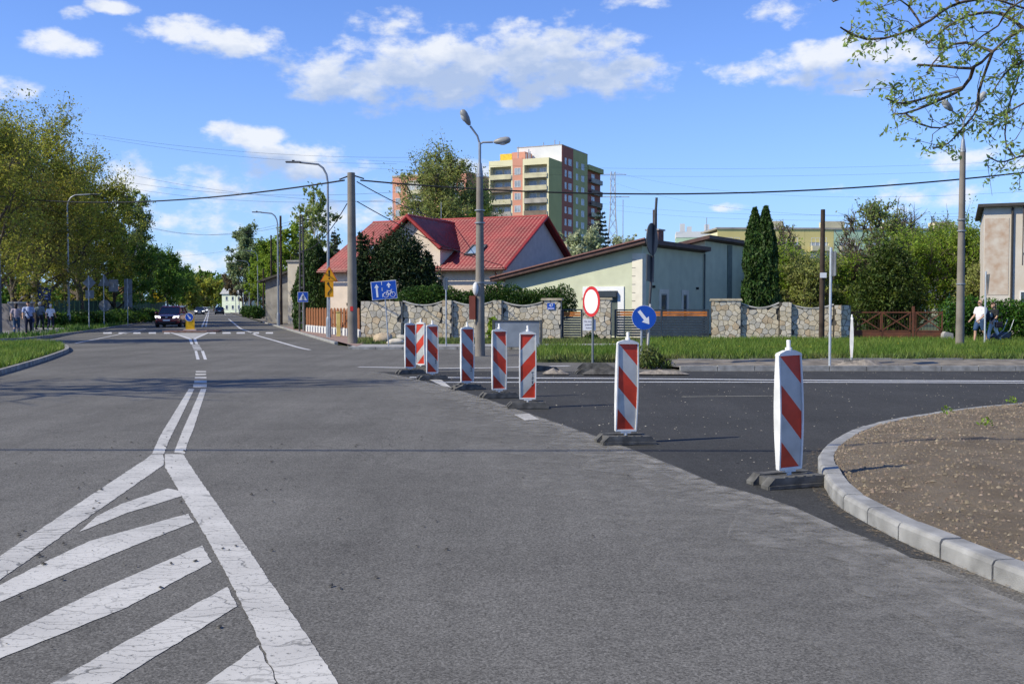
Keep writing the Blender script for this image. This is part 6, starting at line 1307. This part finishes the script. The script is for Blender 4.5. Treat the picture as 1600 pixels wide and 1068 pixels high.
# ================================================================== cars
def loft(sections, n_close=True):
    """sections: list of closed rings with equal vertex counts"""
    k = len(sections[0]); vs = [p for s in sections for p in s]; m = len(sections)
    fs = [(i*k+j, i*k+(j+1) % k, (i+1)*k+(j+1) % k, (i+1)*k+j) for i in range(m-1) for j in range(k)]
    fs += [tuple(range(k))[::-1], tuple(range((m-1)*k, m*k))]
    return vs, fs
def car(loc, rz, label, paint, L_=4.5, Wd=1.86, H=1.64, hood=1.02, suv=True, lit=True):
    """front towards local -y"""
    t = thing('car', label, 'car', loc, rz); hw = Wd/2; y0, y1 = -L_/2, L_/2
    gc = .22 if suv else .16
    # lower body: stations along the length (y, half width, bottom, belt height)
    st = [(y0, hw*.72, gc+.22, hood-.34), (y0+.06, hw*.86, gc+.10, hood-.22), (y0+.28, hw*.96, gc+.02, hood-.10), (y0+.75, hw, gc, hood-.01), (y0+1.25, hw, gc, hood+.04), (y0+L_*.5, hw, gc, hood+.05), (y1-.8, hw, gc, hood+.07), (y1-.25, hw*.97, gc+.04, hood+.06), (y1-.04, hw*.90, gc+.14, hood), (y1, hw*.80, gc+.22, hood-.12)]
    S = []
    for (y, w, zb, zt) in st:
        zm = zb+(zt-zb)*.55; S.append([(-w*.93, y, zb), (-w, y, zb+.12), (-w, y, zm), (-w*.97, y, zt-.06), (-w*.86, y, zt), (w*.86, y, zt), (w*.97, y, zt-.06), (w, y, zm), (w, y, zb+.12), (w*.93, y, zb)])
    vs, fs = loft(S); o = MB().add(vs, fs, True).build('body', paint, t); o.modifiers.new('s', 'SUBSURF').levels = 1; o.modifiers['s'].render_levels = 2
    # cabin (glass) and roof
    yA, yB, yC, yD = y0+1.15, y0+1.95, y1-.75, y1-.18; zb = hood+.02; rw = hw*.74
    cab = [[(-hw*.84, yA, zb), (hw*.84, yA, zb), (hw*.90, yD, zb+.03), (-hw*.90, yD, zb+.03)], [(-rw, yB, H-.07), (rw, yB, H-.07), (rw, yC, H-.05), (-rw, yC, H-.05)]]
    vs, fs = loft(cab); MB().add(vs, fs).build('cabin_glass', mat('car_glass', (.012, .016, .022), .08, .1, 1, spec=.8), t, .03)
    MB().add(*loft([[(-rw-.03, yB-.10, H-.10), (rw+.03, yB-.10, H-.10), (rw+.03, yC+.1, H-.08), (-rw-.03, yC+.1, H-.08)], [(-rw+.06, yB+.06, H), (rw-.06, yB+.06, H), (rw-.06, yC-.02, H), (-rw+.06, yC-.02, H)]])).build('roof', paint, t, .03)
    for s in (-1, 1):
        MB().tube([(s*hw*.86, yA-.02, zb), (s*(rw+.015), yB-.05, H-.08)], .035, 6).build('pillar', paint, t); MB().tube([(s*hw*.91, yD, zb), (s*(rw+.015), yC+.05, H-.08)], .06, 6).build('pillar', paint, t); MB().tube([(s*(hw*.90), (yA+yD)/2, zb), (s*(rw+.02), (yB+yC)/2, H-.08)], .035, 6).build('pillar', paint, t)
        m = MB().ball((s*(hw+.10), yA+.35, hood+.10), (.12, .07, .085), 10, 7).build('mirror', paint, t)
        if suv: MB().tube([(s*(rw-.04), yB+.1, H+.03), (s*(rw-.04), yC-.1, H+.03)], .02, 6).build('roof_rail', M_GALV, t)
        for yy in (y0+.85, y1-.85):
            Mx = Matrix.Translation((s*(hw-.10), yy, .335)) @ Matrix.Rotation(PI/2, 4, 'Y'); w = thing('wheel', None, None); w.parent = t; COL
            o = MB().lathe([(.20, -.11), (.31, -.115), (.335, -.08), (.335, .08), (.31, .115), (.20, .11)], 20).xform(Mx).build('wheel', mat('tyre', (.018, .018, .018), .9), t); bpy.data.objects.remove(w)
            MB().lathe([(.02, -.09), (.2, -.105), (.21, 0), (.2, .105), (.02, .09)], 14).xform(Mx).build('rim', M_GALV, o)
        hl = MB().add([(s*hw*.50, y0+.015, hood-.30), (s*hw*.93, y0+.19, hood-.26), (s*hw*.96, y0+.30, hood-.12), (s*hw*.52, y0+.10, hood-.17)], [(0, 1, 2, 3) if s > 0 else (3, 2, 1, 0)])
        hm = mat('headlight', (.85, .87, .9), .15, .03, 5, spec=.9)
        if lit and 'headlight_on' not in MATS:
            h2 = mat('headlight_on', (.9, .9, .9), .15, .02, 5); h2.node_tree.nodes['Principled BSDF'].inputs['Emission Color'].default_value = (1, .97, .9, 1); h2.node_tree.nodes['Principled BSDF'].inputs['Emission Strength'].default_value = 2.5
        o = hl.build('headlight', MATS['headlight_on'] if lit else hm, t); o.modifiers.new('so', 'SOLIDIFY').thickness = .05; o.location.y = -.035
        tl = MB().box((s*hw*.80, y1-.05, hood-.10), (.22, .12, .24)).build('tail_light', mat('tail_red', (.35, .012, .012), .2, .1, 5, spec=.6), t, .02)
        MB().box((s*hw*.70, y0+.045, gc+.22), (.24, .06, .08)).build('fog_lamp', M_BLACK, t, .015)
    MB().box((0, y0+.035, hood-.25), (hw*.95, .10, .15)).build('grille', M_BLACK, t, .02); MB().box((0, y0+.03, gc+.15), (hw*1.35, .12, .16)).build('bumper_intake', M_BLACK, t, .03); MB().box((0, y0-.03, hood-.25), (.16, .02, .10)).build('badge', M_GALV, t, .01)
    MB().box((0, y0-.04, gc+.33), (.52, .02, .115)).build('number_plate', M_WS, t); MB().box((0, y1+.015, hood-.24), (.52, .02, .115)).build('number_plate', M_WS, t); MB().box((0, y1-.06, gc+.16), (hw*1.5, .16, .2)).build('rear_bumper', M_BLACK, t, .03)
    MB().box((0, 0, gc+.06), (Wd*.86, L_*.9, .18)).build('underbody', M_BLACK, t)
    return t
def paint(n, c): return mat(n, c, .25, .03, 1, spec=.5, coat=.8)
p = G(254, 511.3); car((p.x, p.y+2.1, 0), R(9), 'maroon car with headlights on approaching past the traffic island', paint('paint_maroon', (.26, .022, .026)))
p = G(307, 491.8); car((p.x, p.y+2, 0), ROT, 'dark blue car with headlights on in the oncoming lane', paint('paint_navy', (.02, .028, .045)), 4.3, 1.85, 1.50, .95, False)
p = RD(258, -2.2); car((XY(319, 262), 262, 0), ROT, 'white car following the dark blue car', paint('paint_white', (.55, .55, .55)), 4.3, 1.8, 1.48, .93, False)
p = G(338.5, 491.2); car((p.x, p.y+2, 0), ROT+PI, 'dark car seen from behind driving away', paint('paint_dark', (.035, .03, .03)), 4.3, 1.85, 1.52, .98, False)

# ================================================================== people
def capsules(chains):
    """tapered capsule chains -> overlapping closed tubes with end balls"""
    mb = MB()
    for P, Rr in chains:
        mb.tube(P, Rr, 10)
        for p, r in zip(P, Rr): mb.ball(p, r*.995, 10, 6)
    return mb
def fuse(name, mb, m, parent, vox=.014, smooth=3):
    me = mb.mesh(name+'_raw'); o = bpy.data.objects.new(name+'_raw', me); COL.objects.link(o)
    r = o.modifiers.new('r', 'REMESH'); r.mode = 'VOXEL'; r.voxel_size = vox; r.use_smooth_shade = True
    s = o.modifiers.new('s', 'SMOOTH'); s.iterations = smooth; s.factor = .5
    bpy.context.view_layer.update(); dg = bpy.context.evaluated_depsgraph_get(); m2 = bpy.data.meshes.new_from_object(o.evaluated_get(dg)); bpy.data.objects.remove(o)
    q = bpy.data.objects.new(name, m2); COL.objects.link(q); m2.materials.clear(); m2.materials.append(m); q.parent = parent; return q
SK = mat('skin', (.48, .29, .20), .6, .08, 6)
def person(loc, rz, label, H, shirt, trousers, hairm, shorts=False, short_sleeve=True, stride=.22, arms=((.10, .06), (-.10, -.04)), bald=False, shoes=None, build=1.0, longhair=False, jeans_pale=None, head_pitch=0., belly=0., bent=0.):
    """walks towards local -y; built 1.75 m tall then scaled to H"""
    t = thing('person', label, 'person', loc, rz); t.scale = (H/1.75,)*3; b = build
    ch = []; hip = .93; kn = .50
    legs = []
    for s, f in ((-1, stride), (1, -stride)):
        hx = s*.095*b; a = (s*.09*b, -f*1.0+(.05 if f < 0 else 0), .075+(.06 if f < 0 else 0)); k = (s*.095*b, -f*.5-.05, kn+.01); legs.append([(hx, 0, hip), k, a])
        ch.append(([(hx, 0, hip), (hx, -f*.25-.03, (hip+kn)/2), k, (k[0]*.98, (k[1]+a[1])/2+.02, (k[2]+a[2])/2+.02), a], [.098*b, .085*b, .060, .055, .040])); ch.append(([a, (a[0]+s*.01, a[1]-.10, a[2]-.035), (a[0]+s*.015, a[1]-.17, a[2]-.045)], [.042, .038, .028]))
    ch.append(([(0, 0, hip-.02), (0, .01-belly*.3, 1.08), (0, -.005-belly*.2, 1.24), (0, .0, 1.38), (0, .01, 1.46)], [.135*b, .130*b+belly*.5, .138*b, .12*b, .06])); ch.append(([(-.13*b, .01, 1.39), (.13*b, .01, 1.39)], [.072*b, .072*b])); ch.append(([(-.07*b, .0, 1.2), (.07*b, 0, 1.2)], [.11*b, .11*b])); ch.append(([(-.06*b, .01, .97), (.06*b, .01, .97)], [.115*b, .115*b])); ch.append(([(0, .01, 1.42), (0, -.015, 1.55)], [.055, .052]))
    arm_pts = []
    for s, (fy, out) in ((-1, arms[0]), (1, arms[1])):
        sh = (s*.195*b, .01, 1.40); el = (s*(.235*b+abs(out)*.3), .03-fy*.7, 1.13); wr = (s*(.225*b+abs(out)*.2), -.04-fy*2.2-bent*.5, .90+abs(fy)*.35+bent); arm_pts.append((sh, el, wr))
        ch.append(([sh, tuple((sh[i]+el[i])/2 for i in range(3)), el, tuple((el[i]+wr[i])/2 for i in range(3)), wr], [.060*b, .052*b, .042, .038, .028]))
        w = Vector(wr); d = (w-Vector(el)).normalized(); ch.append(([w, w+d*.05, w+d*.085], [.030, .036, .034]))
        for q in range(4): f0 = w+d*.08+Vector((0, (q-1.5)*.019, 0)); ln = (.06, .07, .065, .05)[q]; ch.append(([f0, f0+d*ln*.55+Vector((-s*.008, 0, 0)), f0+d*ln+Vector((-s*.025, 0, 0))], [.0105, .0095, .008]))
        th = w+d*.03+Vector((0, -.032, 0)); ch.append(([th, th+d*.03+Vector((-s*.01, -.018, 0)), th+d*.062+Vector((-s*.016, -.022, 0))], [.012, .0105, .009]))
    hc = Vector((0, -.03-.03*head_pitch, 1.645))
    ch.append(([hc+Vector((0, .012, .03)), hc+Vector((0, -.012, -.03)), hc+Vector((0, -.035, -.075))], [.094, .084, .055])); ch.append(([hc+Vector((0, -.088, .0)), hc+Vector((0, -.112, -.025))], [.012, .016]))
    for s in (-1, 1): ch.append(([hc+Vector((s*.088, .012, .01)), hc+Vector((s*.092, .016, -.022))], [.017, .013]))
    fuse('body', capsules(ch), SK, t, .011, 2)
    # face
    for s in (-1, 1): MB().ball(hc+Vector((s*.032, -.084, .012)), (.012, .010, .008), 8, 5).build('eye', M_BLACK, t)
    MB().ball(hc+Vector((0, -.086, -.058)), (.024, .010, .006), 8, 5).build('mouth', mat('lips', (.36, .13, .11), .6), t)
    # clothes a little larger than the body
    c = [([(0, .0, hip+.0), (0, .01-belly*.3, 1.08), (0, -.005-belly*.2, 1.24), (0, 0, 1.375)], [.142*b, .142*b+belly*.5, .15*b, .128*b]), ([(-.135*b, .01, 1.385), (.135*b, .01, 1.385)], [.083*b, .083*b]), ([(-.075*b, 0, 1.2), (.075*b, 0, 1.2)], [.122*b, .122*b]), ([(-.065*b, .01, 1.0), (.065*b, .01, 1.0)], [.125*b, .125*b])]
    for (sh, el, wr) in arm_pts:
        if short_sleeve: c.append(([sh, tuple(sh[i]+(el[i]-sh[i])*.62 for i in range(3))], [.074*b, .070*b]))
        else: c.append(([sh, el, tuple(el[i]+(wr[i]-el[i])*.92 for i in range(3))], [.072*b, .056*b, .042]))
    fuse('shirt', capsules(c), shirt, t, .015, 3)
    c = [([(-.06*b, .01, .95), (.06*b, .01, .95)], [.128*b, .128*b])]
    for (h_, k, a) in legs:
        if shorts: c.append(([h_, tuple((h_[i]+k[i])/2 for i in range(3)), (k[0], k[1], k[2]+.06)], [.112*b, .105*b, .094]))
        else: c.append(([h_, tuple((h_[i]+k[i])/2 for i in range(3)), k, (a[0], a[1], a[2]+.04)], [.108*b, .096*b, .074, .060]))
    fuse('trousers', capsules(c), trousers, t, .015, 3)
    for (h_, k, a) in legs: fuse('shoe', capsules([([(a[0], a[1]+.03, a[2]-.03), (a[0], a[1]-.10, a[2]-.042), (a[0], a[1]-.18, a[2]-.048)], [.046, .044, .034])]), shoes or M_BLACK, t, .012, 2)
    if not bald:
        hh = [([hc+Vector((0, .03, .045)), hc+Vector((0, -.02, .065))], [.096, .078]), ([hc+Vector((0, .05, -.02)), hc+Vector((0, .045, .04))], [.074, .085])]
        if longhair: hh.append(([hc+Vector((0, .06, 0)), hc+Vector((0, .075, -.12)), hc+Vector((0, .07, -.22))], [.08, .075, .05]))
        fuse('hair', capsules(hh), hairm, t, .012, 2)
    return t
def cl(n, c): return mat(n, c, .85, .12, 5, bump=.3, bscale=25)
H_BR = mat('hair_brown', (.055, .030, .018), .7, .3, 20); H_WH = mat('hair_white', (.62, .60, .57), .7, .1, 20); H_DK = mat('hair_dark', (.018, .014, .012), .7, .3, 20)
def P_(px, py, z=.085): p = G(px, py, z); return (p.x, p.y, z)
person(P_(26, 522.5), R(195), 'person in pale patterned top and blue jeans carrying a dark bag', 1.66, cl('blouse', (.36, .30, .34)), cl('jeans', (.05, .09, .17)), H_DK, longhair=True, stride=.10)
person(P_(45, 522.5), R(20), 'person in light blue shirt with a dark strap across the chest', 1.76, cl('shirt_blue', (.33, .38, .55)), cl('navy_trousers', (.015, .018, .04)), H_DK, stride=.12, build=1.08)
person(P_(62.5, 516), R(172), 'white haired person in grey blue shirt walking away', 1.78, cl('shirt_grey', (.16, .21, .25)), cl('dark_trousers', (.03, .035, .04)), H_WH, short_sleeve=False, stride=.20, build=1.12)
person(P_(79.5, 516.5), R(185), 'white haired person in white blouse and dark trousers walking away', 1.63, cl('white_blouse', (.66, .67, .70)), cl('navy_trousers', (.015, .018, .04)), H_WH, short_sleeve=True, stride=.24, shoes=mat('white_shoe', (.6, .6, .6)))
mp = person((XY(1532, 41), 41, .10), R(-72), 'person in white t-shirt, sunglasses and denim shorts walking', 1.74, cl('white_tee', (.72, .68, .72)), cl('denim', (.035, .075, .16)), H_DK, True, True, .20, ((.10, .05), (.13, .05)), True, build=1.16, belly=.05, shoes=mat('tan_shoe', (.4, .3, .22)))
MB().box((0, -.125, 1.665), (.17, .03, .038)).build('sunglasses', M_BLACK, mp, .008)
wpn = person((XY(1553, 41.3), 41.3, .10), R(-78), 'person in black t-shirt and pale jeans walking behind the other', 1.64, cl('black_tee', (.018, .02, .022)), cl('pale_jeans', (.52, .60, .70)), H_BR, False, True, .20, ((.11, .04), (.10, .04)), shoes=mat('white_shoe', (.6, .6, .6)), head_pitch=.8)
MB().box((0, -.146, 1.22), (.14, .02, .2)).build('shirt_print', mat('print', (.35, .4, .38), .8, .5, 14), wpn)
t = thing('backpack', 'dark navy backpack carried by the person in white', 'backpack', (XY(1532, 41)+.27, 41.07, 1.0), R(-72)); MB().ball((0, 0, .22), (.17, .13, .27), 14, 10).build('bag', cl('bag_navy', (.02, .025, .045)), t); MB().ball((0, .10, .12), (.12, .06, .14), 12, 8).build('pocket', cl('bag_navy', (.02, .025, .045)), t); MB().tube([(.1, -.1, .4), (.12, -.26, .3), (.1, -.1, .05)], .02, 6).build('strap', M_BLACK, t)
t = thing('shoulder_bag', 'dark bag hanging at the side of the person in black', 'bag', (XY(1560, 41), 40.95, .72), R(-78)); MB().box((0, 0, .12), (.12, .34, .24)).build('bag', cl('bag_black', (.02, .02, .03)), t, .04); MB().tube([(0, -.14, .22), (.0, -.06, .5), (0, .10, .62), (0, .15, .22)], .014, 6).build('strap', M_BLACK, t)
t = thing('stroller', 'low dark pushchair beside the walkers', 'pushchair', (XY(1563, 41.4), 41.4, .10), R(-80))
for (x, y) in ((-.22, -.3), (.22, -.3), (-.22, .3), (.22, .3)):
    o = MB().lathe([(.05, -.02), (.11, -.02), (.115, 0), (.11, .02), (.05, .02)], 14, (x, y, .115), Matrix.Rotation(PI/2, 3, 'Y')).build('wheel', M_BLACK, t)
MB().prism([(-.32, .22), (.30, .22), (.36, .40), (-.20, .34)], 'x', -.19, .19).build('seat', cl('seat_grey', (.08, .085, .10)), t, .03)
for s in (-1, 1): MB().tube([(s*.21, -.3, .12), (s*.21, .3, .5), (s*.2, .48, .95)], .014, 6).build('frame', M_GALV, t)
t = thing('strap_bag', 'dark shoulder bag with strap on the light blue shirt', 'bag', (P_(45, 522.5)[0], P_(45, 522.5)[1], 1.0), R(20)); MB().tube([(-.17, -.10, .45), (-.05, -.19, .25), (.12, -.17, .0), (.2, -.06, -.1)], .02, 6).build('strap', M_NAVY, t); MB().box((.24, 0, -.16), (.10, .26, .22)).build('bag', M_NAVY, t, .03)
t = thing('hand_bag', 'dark handbag on the arm of the person in jeans', 'bag', (P_(26, 522.5)[0]-.30, P_(26, 522.5)[1], .95), R(10)); MB().box((0, 0, 0), (.12, .3, .26)).build('bag', M_BLACK, t, .03); MB().tube([(0, -.12, .12), (.04, -.05, .42), (.04, .05, .42), (0, .12, .12)], .012, 6).build('strap', M_BLACK, t)
